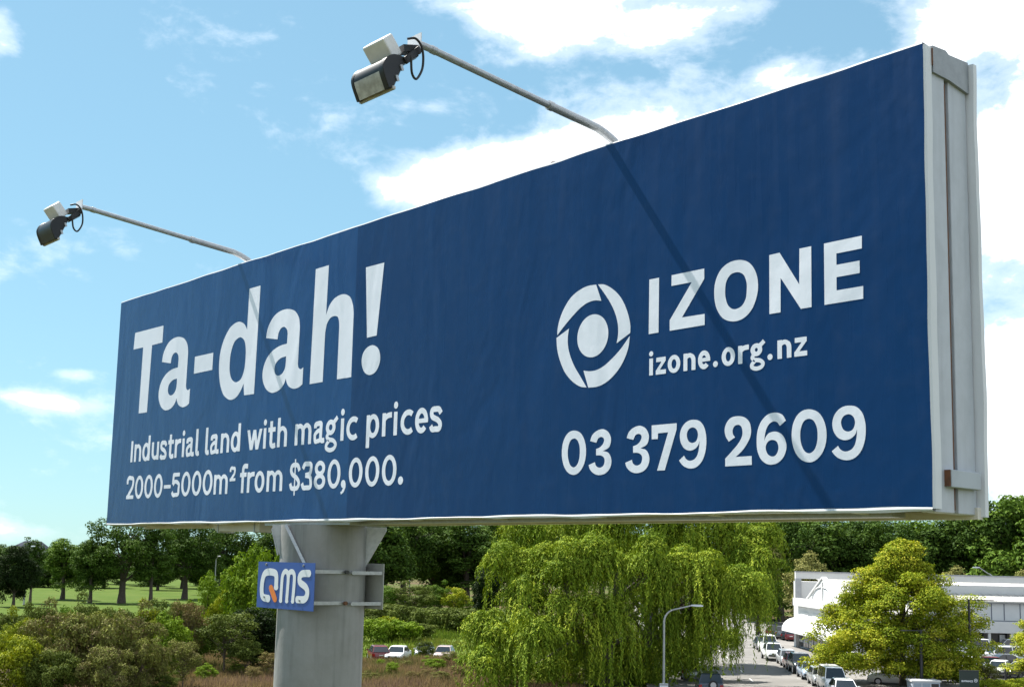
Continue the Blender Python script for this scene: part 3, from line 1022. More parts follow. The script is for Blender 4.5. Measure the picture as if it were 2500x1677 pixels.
n2 = [(230, 690, C), (185, 610), (172, 520), (195, 430), (260, 350), (370, 325), (460, 345), (525, 410), (548, 510), (540, 610), (490, 720), (420, 820), (328, 907, C), (557, 892, C), (560, 1020, C), (180, 1042, C), (180, 930, C), (280, 820), (370, 710), (420, 610), (425, 530), (405, 470), (365, 448), (315, 465), (287, 520), (290, 580), (320, 627, C)]
n6 = [(1045, 387, C), (1000, 310), (940, 280), (880, 275), (790, 300), (700, 390), (645, 520), (628, 670), (640, 820), (690, 940), (760, 1000), (830, 1017), (930, 990), (1010, 910), (1050, 800), (1050, 710), (1010, 610), (950, 560), (880, 545), (800, 570), (755, 630), (738, 680, C), (745, 600), (770, 500), (815, 430), (870, 400), (920, 412), (960, 465, C)]
n6i = [(850, 663), (910, 685), (938, 750), (930, 830), (890, 890), (845, 900), (790, 870), (760, 800), (765, 730), (800, 680)]
n7 = [(1410, 457), (1768, 425), (1765, 515), (1597, 1097), (1487, 1102), (1645, 555), (1500, 570), (1497, 652), (1410, 655)]


def moved(polys, region, x, y):
    """the same figure with its left edge moved to a measured point"""
    ox, oy, s = ZR[region]
    u = board_uv(ox + x * s, oy + y * s)[0]
    k = u - min(p[:, 0].min() for p in polys)
    return [p + np.array([k, 0]) for p in polys]


mb = BM()
zero = [traced('R8', n0), traced('R8', n0i)]
three = [traced('R7', n3)]
nine = [traced('R8', n9), traced('R8', n9i)]
fill(mb, moved(zero, 'R7', 127, 870), PY)
fill(mb, three, PY)
fill(mb, moved(three, 'R7', 1032, 985), PY)
fill(mb, [traced('R7', [(x, y, C) for x, y in n7])], PY)
fill(mb, moved(nine, 'R7', 1800, 975), PY)
fill(mb, [traced('R8', n2)], PY)
fill(mb, [traced('R8', n6), traced('R8', n6i)], PY)
fill(mb, zero, PY)
fill(mb, nine, PY)
mb.build('phone_lettering', m_print, board, label='white phone number reading 03 379 2609')

blades = [
    [(585, 177, C), (650, 377, C), (570, 372), (480, 400), (390, 465), (290, 570), (190, 690), (105, 803, C), (110, 720), (140, 590), (200, 450), (280, 330), (380, 245), (480, 195)],
    [(607, 175, C), (680, 175), (780, 225), (870, 310), (940, 430), (990, 580), (1008, 690), (1005, 773, C), (838, 900, C), (855, 800), (855, 690), (835, 580), (790, 460), (720, 335)],
    [(1000, 810, C), (985, 940), (940, 1080), (870, 1210), (780, 1320), (680, 1400), (590, 1437), (488, 1447, C), (428, 1238, C), (510, 1245), (590, 1230), (680, 1180), (770, 1100), (880, 980)],
    [(250, 718, C), (235, 830), (240, 950), (270, 1070), (320, 1190), (390, 1310), (468, 1445, C), (390, 1435), (290, 1370), (200, 1260), (140, 1120), (105, 980), (95, 835, C)]]
logo = thing('logo', '', 'logo')
del logo['label'], logo['category']
logo.parent = board
logo.name = 'round_logo'
for bl in blades:
    mb = BM()
    fill(mb, [traced('R5', bl)], PY)
    mb.build('blade', m_print, logo)
mb = BM()
cx, cy = board_uv(1340 + 541 * .19773, 660 + 808 * .19773)
fill(mb, [np.array(arc(cx, cy, .1755, .1755, 0, 354, 60))], PY)
mb.build('disc', m_print, logo)

# ------------------------------------------------------------------ small owner's signs strapped to the pole
m_qblue = material('sign_blue', (0.030, 0.085, 0.330), 0.35, var=0.15, var_scale=5.0)
m_qwhite = material('sign_white', (0.72, 0.74, 0.78), 0.4)
m_qorange = material('sign_orange', (0.72, 0.20, 0.035), 0.4)
m_sback = material('sign_back', (0.50, 0.50, 0.48), 0.5, 0.2, var=0.4, var_scale=6.0)


def local_thing(name, label, cat, u, y, v, group=None):
    return thing(name, label, cat, B_O + BR_ * u - BN_ * y + Vector((0, 0, v)), B_ROT, group)


sw, sh = 1.095, 0.476
sign = local_thing('pole_sign', 'small blue sign reading QMS strapped to the billboard pole', 'sign', 4.27, -0.17, -0.912)
MB().box(0, sw, 0, 0.006, 0, sh).build('panel', m_qblue, sign)


def qx(x):
    return (x - 470) / 495 * sw


def qy(x, y):
    t = (x - 470) / 495
    top, bot = 472 + 6 * t, 872 + 34 * t
    return sh * (bot - y) / (bot - top)


def qpath(pts):
    return [(qx(x), qy(x, y)) for x, y in pts]


lw = 0.072
mb = MB()
shapes = [stroke(openspl(qpath([(642, 700), (640, 600), (620, 568), (560, 563), (528, 590), (514, 660), (514, 740), (530, 785), (575, 797)])), 0.074)]
shapes += [disc(qx(642), qy(642, 698), .044, .030), disc(qx(575), qy(575, 797), .044, .040)]
polys = contour(shapes, 0.006)
fill(mb, polys, -0.003)
shapes = [stroke(openspl(qpath([(688, 815), (690, 700), (694, 600), (712, 558), (735, 565), (745, 610), (744, 700), (740, 818)])), 0.054),
          stroke(openspl(qpath([(745, 610), (755, 565), (782, 560), (798, 600), (797, 700), (792, 822)])), 0.054)]
for x, y in ((688, 815), (741, 818), (792, 820)):
    shapes.append(disc(qx(x), qy(x, y), .031, .022))
fill(mb, contour(shapes, 0.005), -0.003)
shapes = [stroke(openspl(qpath([(922, 570), (870, 572), (848, 590), (842, 625), (852, 655), (895, 690), (912, 730), (908, 775), (885, 802), (828, 802)])), 0.072)]
shapes += [disc(qx(922), qy(922, 571), .034, .036), disc(qx(830), qy(830, 802), .034, .036)]
fill(mb, contour(shapes, 0.006), -0.003)
mb.build('lettering', m_qwhite, sign, label='white rounded lettering reading QMS')
mb = MB()
shapes = [stroke(qpath([(597, 702), (638, 802)]), 0.078), disc(qx(597), qy(597, 702), .039, .032), disc(qx(638), qy(638, 802), .039, .032)]
fill(mb, contour(shapes, 0.006), -0.0045)
mb.build('letter_tail', m_qorange, sign, label='orange tail of the letter Q')
for x, y in ((546, 495), (872, 503), (541, 783), (852, 812)):
    mb = MB()
    mb.tube([(qx(x), -0.012, qy(x, y)), (qx(x), 0.0, qy(x, y))], 0.012, 8)
    mb.build('rivet', m_bracket, sign)
back = local_thing('sign_plate', 'pale grey back of a blank sign plate strapped behind the billboard pole', 'sign', 4.25, 0.755, -0.905)
MB().box(0, 1.005, 0, 0.006, 0, .475).build('panel', m_sback, back)
for k, v in enumerate((0.39, 0.075)):
    MB().box(PU - 4.27 + PR - .012, PU - 4.27 + PR + .008, 0.006, 0.47, v - .018, v + .018).build('strap', m_galv, sign)
    MB().box(0.25, 0.85, 0.006, 0.03, v - .018, v + .018).build('rail', m_galv, sign)
    mb = MB()
    xx = PU - 4.27 + PR + .02
    mb.tube([(xx, .445, v), (xx + .03, .445, v)], .020, 10)
    mb.build('bolt', m_rust if k else m_darkgap, sign)
    xx = PU - 4.25 + PR
    MB().box(xx - .012, xx + .006, -0.425, -0.004, v - .032, v + .004).build('strap', m_galv, back)
    MB().box(0.18, 0.96, -0.024, 0.0, v - .035, v + .005).build('rail', m_slot, back)
    mb = MB()
    mb.tube([(xx + .02, -.40, v - .014), (xx + .045, -.40, v - .014)], .020, 10)
    mb.build('bolt', m_galv, back)

# ------------------------------------------------------------------ floodlights on arms
m_black = material('black_housing', (0.012, 0.0125, 0.014), 0.4, 0.0, 0.35, var=0.3, var_scale=12.0, var_color=(0.03, 0.027, 0.025))
m_gear = material('gear_box_paint', (0.72, 0.71, 0.71), 0.45, var=0.3, var_scale=9.0)
m_shade = material('worn_white_shade', (0.50, 0.48, 0.45), 0.5, var=0.7, var_scale=14.0, var_color=(0.22, 0.20, 0.18))
m_glass = material('lamp_glass', (0.10, 0.10, 0.10), 0.12, 0.0, 0.6)
m_cable = material('black_cable', (0.012, 0.012, 0.014), 0.5)
m_plate = material('white_plate', (0.70, 0.70, 0.72), 0.5)


def floodlight(u, label, worn):
    """built in board coordinates: local x along the board, y towards the board, z up; origin above the board's top edge"""
    t = local_thing('floodlight', label, 'floodlight', u, 0.30, BH, 'floodlights over the billboard')
    def P(x, n, v):                     # n = distance out of the face, v above the lower edge
        return (x, -n - 0.30, v - BH)
    mb = MB()
    mb.tube([P(0, -.30, 3.0), P(0, -.285, 3.02), P(0, -.235, 3.065), P(0, -.155, 3.11), P(0, -.06, 3.145), P(0, .03, 3.167), P(0, .564, 3.211)], .034, 16)
    mb.build('arm_base', m_galv, t, smooth=40)
    mb = MB()
    mb.tube([P(0, .50, 3.206), P(0, .564, 3.211), P(0, 1.78, 3.318), P(0, 1.885, 3.322)], .027, 16)
    mb.build('arm', m_galv, t, smooth=40)
    mb = MB()
    mb.tube([P(0, .545, 3.2095), P(0, .59, 3.2132)], .0385, 16)
    mb.build('collar', m_galv, t, smooth=40)
    mb = MB()
    mb.tube([P(0, 1.73, 3.3135), P(0, 1.775, 3.3175)], .031, 16)
    mb.build('collar', m_galv, t, smooth=40)
    mb = MB()
    mb.tube([P(0, -.30, 2.985), P(0, -.30, 3.03)], .075, 12)
    mb.build('foot', m_galv, t)
    MB().box(-.13, .03, -1.893 - .30, -1.885 - .30, .24, .40).build('mounting_plate', m_plate, t)
    # yoke
    mb = MB()
    mb.bar(P(-.03, 1.89, 3.28), P(-.04, 2.02, 3.25), .10, .05)
    mb.bar(P(-.03, 1.89, 3.245), P(-.06, 2.00, 3.16), .07, .04)
    mb.bar(P(.035, 1.90, 3.27), P(.035, 2.03, 3.14), .018, .05)
    mb.build('yoke', m_black, t)
    # gear box: tilted box above the lamp
    mb = MB()
    ang = math.radians(-40)
    cx, cz, hw, hh = 2.108, 3.246, .052, .080
    q = []
    for a, b in ((-hw, -hh), (hw, -hh), (hw, hh), (-hw, hh)):
        q.append((-(cx + a * math.cos(ang) - b * math.sin(ang)) - .30, cz + a * math.sin(ang) + b * math.cos(ang) - BH))
    mb.prism(q, 'x', -.27, -.012)
    bx = mb.build('gear_box', m_gear, t, bevel=.012)
    # lamp housing: D-shaped trough along x
    prof = [(2.017, 3.171), (2.085, 3.175), (2.139, 3.161), (2.19, 3.12), (2.214, 3.07), (2.213, 3.03), (2.196, 2.985), (2.176, 2.945), (2.156, 2.905), (2.120, 2.918)]
    prof = [tuple(p) for p in openspl(prof[:9], 3)] + [prof[9]]
    pr = [(-n - .30, v - BH) for n, v in prof]
    KS = 15
    L0, L1_ = -.37, .03
    for a, b, nm in ((L0, L0 + .035, 'end_cap'), (L1_ - .055, L1_, 'end_cap')):
        MB().prism(pr, 'x', a, b).build(nm, m_black, t, bevel=.006)
    inner = [((p[0] + .30 + 2.10) * .965 - 2.10 - .30, (p[1] - .045) * .965 + .045) for p in pr]
    top, low = inner[:KS + 1], inner[KS:-1]
    mb = MB()
    mb.loft([[(x, a, b) for a, b in top + [(top[-1][0] + .012, top[-1][1]), (top[0][0] + .004, top[0][1] - .012)]] for x in (L0 + .036, L1_ - .056)])
    mb.build('housing', m_black, t, smooth=35)
    mb = MB()
    mb.loft([[(x, a, b) for a, b in low + [(low[-1][0] + .008, low[-1][1] + .01), (low[0][0] + .012, low[0][1])]] for x in (L0 + .037, L1_ - .057)])
    mb.build('shade_panel', m_shade if worn else m_black, t, smooth=35)
    mb = MB()
    g0, g1 = pr[0], pr[-1]
    mb.add([(L0 + .004, g0[0] + .004, g0[1]), (L1_ - .004, g0[0] + .004, g0[1]), (L1_ - .004, g1[0] + .004, g1[1]), (L0 + .004, g1[0] + .004, g1[1]),
            (L0 + .004, g0[0] - .01, g0[1]), (L1_ - .004, g0[0] - .01, g0[1]), (L1_ - .004, g1[0] - .01, g1[1]), (L0 + .004, g1[0] - .01, g1[1])],
           [(0, 1, 2, 3), (7, 6, 5, 4), (0, 4, 5, 1), (1, 5, 6, 2), (2, 6, 7, 3), (3, 7, 4, 0)])
    mb.build('glass', m_glass, t)
    for a, b in ((0.0, .022), (1.0, .022)):
        p = (g0[0] + (g1[0] - g0[0]) * a, g0[1] + (g1[1] - g0[1]) * a)
        MB().box(L0 - .006, L1_ + .008, p[0] - .010, p[0] + .014, p[1] - b / 2, p[1] + b / 2).build('frame_bar', m_shade, t)
    for k in (.35, .7):
        mb = MB()
        p = (g0[0] + (g1[0] - g0[0]) * k, g0[1] + (g1[1] - g0[1]) * k)
        mb.bar((L1_ + .004, p[0] - .01, p[1] + .02), (L1_ + .004, p[0] + .006, p[1] - .02), .012, .02)
        mb.build('clip', m_galv, t)
    mb = MB()
    ring = openspl([P(.0, 2.03, 3.30)[1:], P(0, 1.97, 3.315)[1:], P(0, 1.915, 3.27)[1:], P(0, 1.885, 3.19)[1:], P(0, 1.882, 3.11)[1:], P(0, 1.925, 3.035)[1:], P(0, 1.975, 3.06)[1:], P(0, 2.0, 3.14)[1:], P(0, 2.01, 3.20)[1:]], 5)
    mb.tube([(.055 + .02 * math.sin(i * .2), a, b) for i, (a, b) in enumerate(ring)], .009, 8)
    mb.build('cable', m_cable, t, smooth=40)
    return t


floodlight(9.09, 'floodlight with worn white shade on the long arm nearer the capital company name', True)
floodlight(3.10, 'floodlight with dark shade on the arm above the Ta-dah! headline', False)
mb = MB()
for u in (8.45,):
    p = board_world(u, -.1, BH + .02)
    mb.tube([p, p + Vector((0, 0, .03))], .04, 10)
tag(mb.build('top_bolt', m_rust), 'rusty bolt head on the top edge of the billboard beside the nearer floodlight arm', 'bolt')

# ------------------------------------------------------------------ ground, road, paths
def ground_material():
    m = bpy.data.materials.new('rough_grassland')
    m.use_nodes = True
    nt = m.node_tree
    T = NT(nt.nodes, nt.links)
    b = nt.nodes['Principled BSDF']
    tcn = nt.nodes.new('ShaderNodeTexCoord')
    v = tcn.outputs['Object']
    n1, n2, n3 = T.noise(v, 0.035, 4.0, 0.55), T.noise(v, 0.35, 6.0, 0.65), T.noise(v, 4.0, 5.0, 0.7)
    dry = T.mix(n2, (0.1292, 0.0986, 0.0510, 1), (0.0816, 0.0510, 0.0374, 1))
    green = T.mix(n2, (0.0510, 0.0782, 0.0150, 1), (0.0816, 0.1054, 0.0238, 1))
    c = T.mix(T.smooth(T.m('ADD', n1, T.m('MULTIPLY', T.m('SUBTRACT', n2, .5), .35)), 0.44, 0.58), green, dry)
    c = T.mix(T.smooth(n3, .3, .7, 0, .55), c, (0.0340, 0.0374, 0.0136, 1))
    nt.links.new(c, b.inputs['Base Color'])
    b.inputs['Roughness'].default_value = 0.95
    b.inputs['Specular IOR Level'].default_value = 0.05
    bp = nt.nodes.new('ShaderNodeBump')
    bp.inputs['Strength'].default_value = 0.8
    bp.inputs['Distance'].default_value = 0.15
    nt.links.new(n3, bp.inputs['Height'])
    nt.links.new(bp.outputs[0], b.inputs['Normal'])
    return m


mb = MB()
mb.add([(-2500, -600, 0), (2500, -600, 0), (2500, 4500, 0), (-2500, 4500, 0)], [(0, 1, 2, 3)])
structure('ground', mb, ground_material())

m_lawn = material('mown_lawn', (0.0490, 0.0850, 0.0122), 0.95, spec=0.05, var=0.7, var_scale=0.10, var_color=(0.0782, 0.1054, 0.0218), bump=0.4, bump_scale=3.0)
mb = MB()
mb.add([(-420, 178, 0.02), (-42, 178, 0.02), (-118, 640, 0.02), (-420, 640, 0.02)], [(0, 1, 2, 3)])
structure('park_lawn', mb, m_lawn)
m_meadow = material('green_meadow', (0.0816, 0.1292, 0.0190), 0.95, spec=0.05, var=0.8, var_scale=0.25, var_color=(0.1156, 0.1496, 0.0340), bump=0.6, bump_scale=2.0)
mb = MB()
mb.add([(-60, 116, 0.012), (9, 116, 0.012), (9, 232, 0.012), (-75, 232, 0.012)], [(0, 1, 2, 3)])
structure('meadow', mb, m_meadow)


def road_material(name, base, patch):
    m = bpy.data.materials.new(name)
    m.use_nodes = True
    nt = m.node_tree
    T = NT(nt.nodes, nt.links)
    b = nt.nodes['Principled BSDF']
    tcn = nt.nodes.new('ShaderNodeTexCoord')
    v = tcn.outputs['Object']
    n1, n2, n3 = T.noise(v, 0.25, 4.0, 0.6), T.noise(v, 2.5, 5.0, 0.6), T.noise(v, 40.0, 3.0, 0.7)
    vo = nt.nodes.new('ShaderNodeTexVoronoi')
    vo.feature = 'DISTANCE_TO_EDGE'
    wv = nt.nodes.new('ShaderNodeVectorMath')
    wv.operation = 'ADD'
    nt.links.new(v, wv.inputs[0])
    nn = nt.nodes.new('ShaderNodeTexNoise')
    nn.inputs['Scale'].default_value = 0.8
    nt.links.new(v, nn.inputs['Vector'])
    nt.links.new(nn.outputs['Color'], wv.inputs[1])
    nt.links.new(wv.outputs[0], vo.inputs['Vector'])
    vo.inputs['Scale'].default_value = 0.22
    crack = T.m('MULTIPLY', T.smooth(vo.outputs['Distance'], 0.004, 0.018, 1.0, 0.0), T.smooth(n1, .45, .6))
    c = T.mix(T.smooth(n1, .4, .62), tuple(base) + (1,), tuple(patch) + (1,))
    c = T.mix(T.smooth(n3, .3, .75, 0, .35), c, tuple(x * .6 for x in base) + (1,))
    c = T.mix(T.m('MULTIPLY', crack, .8), c, (0.03, 0.03, 0.03, 1))
    nt.links.new(c, b.inputs['Base Color'])
    b.inputs['Roughness'].default_value = 0.85
    b.inputs['Specular IOR Level'].default_value = 0.15
    return m


# the street: kerb line through the row of parked cars
RD = Vector((3.3, 34.6)).normalized()
RP = Vector((26.4, 97.8))                 # on the right-hand kerb


def road_pt(s, off):
    """s metres along from RP, off metres to the right of the right-hand kerb"""
    n = Vector((RD.y, -RD.x))
    p = RP + RD * s + n * off
    return p.x, p.y


def strip(s0, s1, o0, o1, z, n=1):
    mb = MB()
    for i in range(n + 1):
        s = s0 + (s1 - s0) * i / n
        mb.v += [(*road_pt(s, o0), z), (*road_pt(s, o1), z)]
    mb.f += [(2 * i, 2 * i + 1, 2 * i + 3, 2 * i + 2) for i in range(n)]
    return mb


def slab(s0, s1, o0, o1, z0, z1):
    mb = MB()
    c = [road_pt(s0, o0), road_pt(s0, o1), road_pt(s1, o1), road_pt(s1, o0)]
    mb.prism(c, 'z', z0, z1)
    return mb


m_asph = road_material('pale_worn_asphalt', (0.155, 0.148, 0.138), (0.195, 0.186, 0.174))
m_asph2 = road_material('car_park_asphalt', (0.115, 0.112, 0.108), (0.15, 0.146, 0.14))
m_path = material('footpath_concrete', (0.1836, 0.1734, 0.1598), 0.9, var=0.6, var_scale=0.6, var_color=(0.1360, 0.1292, 0.1224), bump=0.2, bump_scale=20)
m_kerb = material('kerb_concrete', (0.2312, 0.2244, 0.2108), 0.85, var=0.5, var_scale=2.0)
m_paint = material('road_paint', (0.68, 0.67, 0.64), 0.7, var=0.4, var_scale=4.0, var_color=(0.4, 0.39, 0.37))
structure('road', strip(-80, 330, -13.0, 0.0, 0.016), m_asph)
structure('kerb_right', slab(-80, 330, 0.0, 0.16, -0.05, 0.135), m_kerb)
structure('kerb_left', slab(-80, 330, -13.16, -13.0, -0.05, 0.135), m_kerb)
structure('footpath_right', slab(-80, 330, 0.16, 6.6, -0.05, 0.13), m_path)
structure('footpath_left', slab(-80, 330, -15.4, -13.16, -0.05, 0.13), m_path)
mb = MB()
mb.prism([road_pt(-40, 6.6), road_pt(-40, 90), road_pt(130, 90), road_pt(130, 6.6)], 'z', -0.05, 0.03)
structure('car_park', mb, m_asph2)
for k in range(24):                         # centre-line dashes
    structure('lane_dash', slab(-20 + k * 9, -17 + k * 9, -6.56, -6.44, 0.017, 0.021), m_paint)
for k in range(16):                         # bay ticks along the parked row
    structure('bay_mark', slab(-14 + k * 6.3, -13.88 + k * 6.3, -2.35, -0.1, 0.017, 0.021), m_paint)

# ------------------------------------------------------------------ plants
RS = np.random.RandomState(11)


def unit(a):
    return a / (np.linalg.norm(a, axis=1)[:, None] + 1e-9)


def leaf_mesh(name, pos, nrm, tang, length, width, tint):
    """one kite-shaped quad per leaf"""
    n = len(pos)
    b = unit(np.cross(nrm, tang))
    t = unit(np.cross(b, nrm))
    L, Wd = np.asarray(length).reshape(-1, 1), np.asarray(width).reshape(-1, 1)
    v = np.empty((n, 4, 3), np.float32)
    v[:, 0] = pos - t * L * .5
    v[:, 1] = pos + b * Wd * .5 + nrm * Wd * .12
    v[:, 2] = pos + t * L * .5
    v[:, 3] = pos - b * Wd * .5 + nrm * Wd * .12
    me = bpy.data.meshes.new(name)
    me.vertices.add(4 * n)
    me.vertices.foreach_set('co', v.ravel())
    me.loops.add(4 * n)
    me.loops.foreach_set('vertex_index', np.arange(4 * n, dtype=np.int32))
    me.polygons.add(n)
    me.polygons.foreach_set('loop_start', np.arange(0, 4 * n, 4, dtype=np.int32))
    me.update(calc_edges=True)
    at_ = me.attributes.new('tint', 'FLOAT', 'FACE')
    at_.data.foreach_set('value', np.clip(tint, 0, 1).astype(np.float32))
    return me


def clump_leaves(clumps, density, leaf, seed, aspect=.62, flat=0.0, droop=0.0, shell=.5):
    """leaves spread through ellipsoidal clumps (x, y, z, rx, ry, rz); returns arrays"""
    rs = np.random.RandomState(seed)
    P, Nn, T, TI = [], [], [], []
    for (x, y, z, rx, ry, rz) in clumps:
        area = 4 * math.pi * ((rx * ry) ** 1.6 / 3 + (rx * rz) ** 1.6 / 3 + (ry * rz) ** 1.6 / 3) ** (1 / 1.6)
        n = max(12, int(density * area / (leaf * leaf * aspect * .5)))
        d = unit(rs.normal(size=(n, 3)))
        d[:, 2] = np.where((d[:, 2] < -.35) & (rs.rand(n) < .65), -d[:, 2], d[:, 2])
        r = shell + (1 - shell) * rs.rand(n) ** .6
        lump = 1 + .16 * np.sin(d[:, 0] * 6 + x * 3) * np.sin(d[:, 1] * 5 + y * 2) + .12 * np.sin(d[:, 2] * 9 + z)
        p = d * (r * lump)[:, None] * np.array([rx, ry, rz]) + np.array([x, y, z])
        nn = unit(d * np.array([1 / rx, 1 / ry, 1 / rz]) * min(rx, rz) * 1.2 + rs.normal(size=(n, 3)) * .52 + np.array([0, 0, .25 + flat]))
        t = unit(rs.normal(size=(n, 3)) + np.array([0, 0, -droop]))
        P.append(p); Nn.append(nn); T.append(t)
        TI.append(np.clip(rs.normal(.5, .2, n) + rs.normal(0, .13), 0, 1))
    return np.concatenate(P), np.concatenate(Nn), np.concatenate(T), np.concatenate(TI)


def crown_clumps(rs, n, rx, ry, rz, cz, size, bottom=-.6, hollow=.35, squash=.75):
    """clumps filling an uneven ellipsoid crown centred at height cz"""
    out = []
    off = rs.rand(3) * 6
    while len(out) < n:
        d = unit(rs.normal(size=(1, 3)))[0]
        if d[2] < bottom:
            continue
        lump = 1 + .20 * math.sin(d[0] * 3.1 + off[0]) * math.cos(d[1] * 2.7 + off[1]) + .14 * math.sin(d[2] * 5 + off[2] + d[0] * 4)
        r = (hollow + (1 - hollow) * rs.rand() ** .5) * lump
        s = size * (.65 + .7 * rs.rand())
        out.append((d[0] * r * (rx - s * .6), d[1] * r * (ry - s * .6), cz + d[2] * r * (rz - s * .5), s, s, s * squash))
    return out


def branches(mb, rs, base, height, radius, clumps, k=9, lean=(0, 0)):
    """tapered trunk with limbs reaching towards some of the clumps"""
    top = np.array([lean[0], lean[1], height])
    pts, rad = [], []
    for i in range(7):
        t = i / 6
        pts.append((top[0] * t + rs.normal() * .04 * height * t * .5, top[1] * t + rs.normal() * .04 * height * t * .5, height * t))
        rad.append(radius * (1.25 if i == 0 else 1 - .62 * t))
    mb.tube(pts, rad, 8)
    idx = rs.choice(len(clumps), min(k, len(clumps)), replace=False)
    for j in idx:
        c = np.array(clumps[j][:3])
        t0 = .45 + .5 * rs.rand()
        a = np.array(pts[int(t0 * 6)])
        if c[2] < a[2]:
            a = np.array(pts[max(2, int(t0 * 6) - 2)])
        m1 = a + (c - a) * .4 + np.array([0, 0, .12 * np.linalg.norm(c - a)])
        r0 = radius * (.5 - .25 * t0)
        mb.tube([a, m1, a + (c - a) * .75 + np.array([0, 0, .05]), c], [r0, r0 * .7, r0 * .45, r0 * .2], 6)


def leafmat(name, cols, transl=.13, rough=.65, spec=.04):
    return material(name, cols[1], rough, 0.0, spec, tint=cols, transl=transl)


m_bark = material('bark', (0.085, 0.066, 0.05), 0.9, var=.7, var_scale=4.0, var_color=(.04, .032, .027), bump=.5, bump_scale=12)
m_twig = material('twigs', (0.13, 0.095, 0.075), 0.9, var=.5, var_scale=3.0)
G_DARK = leafmat('leaf_dark_green', [(0.0225, 0.0443, 0.0084), (0.0427, 0.0813, 0.0126), (0.0789, 0.1256, 0.0189)])
G_MID = leafmat('leaf_mid_green', [(0.0386, 0.0757, 0.0098), (0.0757, 0.1328, 0.0168), (0.1328, 0.2045, 0.0287)])
G_PARK = leafmat('leaf_park_green', [(0.0290, 0.0580, 0.0091), (0.0523, 0.0950, 0.0147), (0.0877, 0.1401, 0.0217)])
G_LIGHT = leafmat('leaf_light_green', [(0.0676, 0.1232, 0.0098), (0.1288, 0.2029, 0.0154), (0.2085, 0.2818, 0.0273)])
G_YEL = leafmat('leaf_yellow_green', [(0.0885, 0.1248, 0.0084), (0.1610, 0.1972, 0.0140), (0.2898, 0.2979, 0.0210)], .15)
G_GOLD = leafmat('leaf_golden_oak', [(.085, .135, .010), (.215, .262, .018), (.44, .40, .04)], .16)
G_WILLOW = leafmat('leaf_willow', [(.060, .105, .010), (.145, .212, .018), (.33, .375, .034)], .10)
G_OLIVE = leafmat('leaf_olive_brown', [(.135, .096, .052), (.126, .134, .036), (.215, .235, .050)], .12)
G_BROWN = leafmat('leaf_brown_twig', [(0.1546, 0.1046, 0.0483), (0.1546, 0.1199, 0.0483), (0.1312, 0.1393, 0.0287)], .13)
G_PALE = leafmat('leaf_silver_green', [(0.1191, 0.1240, 0.0385), (0.1876, 0.1876, 0.0588), (0.2769, 0.2624, 0.0889)], .13)
G_CON = leafmat('leaf_conifer', [(0.0084, 0.0175, 0.0056), (0.0147, 0.0273, 0.0070), (0.0252, 0.0399, 0.0112)], .15)
G_HEDGE = leafmat('leaf_bramble', [(0.0459, 0.0652, 0.0119), (0.0789, 0.1063, 0.0182), (0.1296, 0.1562, 0.0329)], .13)


def plant(name, label, cat, loc, crown_me, mat, trunk_me=None, scale=(1, 1, 1), rz=0.0, group=None, bark=None):
    t = thing(name, label, cat, loc, rz, group)
    t.scale = scale
    c = bpy.data.objects.new('crown', crown_me)
    COL.objects.link(c)
    if len(crown_me.materials) == 0:
        crown_me.materials.append(mat)
    c.parent = t
    c.material_slots[0].link = 'OBJECT'
    c.material_slots[0].material = mat
    if trunk_me is not None:
        k = bpy.data.objects.new('trunk', trunk_me)
        COL.objects.link(k)
        if len(trunk_me.materials) == 0:
            trunk_me.materials.append(bark or m_bark)
        k.parent = t
    return t


def make_tree(seed, h, rx, rz, cz, n, size, leaf, density, trunk_h, trunk_r, hollow=.35, bottom=-.6, squash=.75, limbs=12, ry=None, flat=0.0, lean=(0, 0)):
    rs = np.random.RandomState(seed)
    cl = crown_clumps(rs, n, rx, ry or rx, rz, cz, size, bottom, hollow, squash)
    p, nn, t, ti = clump_leaves(cl, density, leaf, seed + 1, flat=flat)
    L = leaf * (.7 + .6 * rs.rand(len(p)))
    me = leaf_mesh('crown', p, nn, t, L, L * .62, ti)
    mb = MB()
    branches(mb, rs, None, trunk_h, trunk_r, cl, limbs, lean)
    return me, mb.mesh('trunk', smooth=50)


# --- generic broadleaf trees, 16 m tall, for the park and the wood
T_ROUND = make_tree(21, 16, 5.2, 6.7, 8.6, 84, 1.35, .38, .44, 11, .42, hollow=.3, bottom=-.9)
T_WIDE = make_tree(22, 16, 7.0, 6.7, 8.9, 112, 1.45, .40, .42, 11, .55, hollow=.35, bottom=-.85, limbs=18)
T_TALL = make_tree(23, 16, 4.0, 6.6, 9.0, 60, 1.3, .40, .42, 13, .38, hollow=.3, bottom=-.85)
T_DENSE = make_tree(24, 16, 6.2, 7.4, 8.4, 95, 1.7, .46, .50, 9, .5, hollow=.45, bottom=-.9)
T_SPREAD = make_tree(25, 16, 7.6, 6.8, 9.0, 112, 1.25, .38, .38, 10, .62, hollow=.25, bottom=-.75, limbs=24)

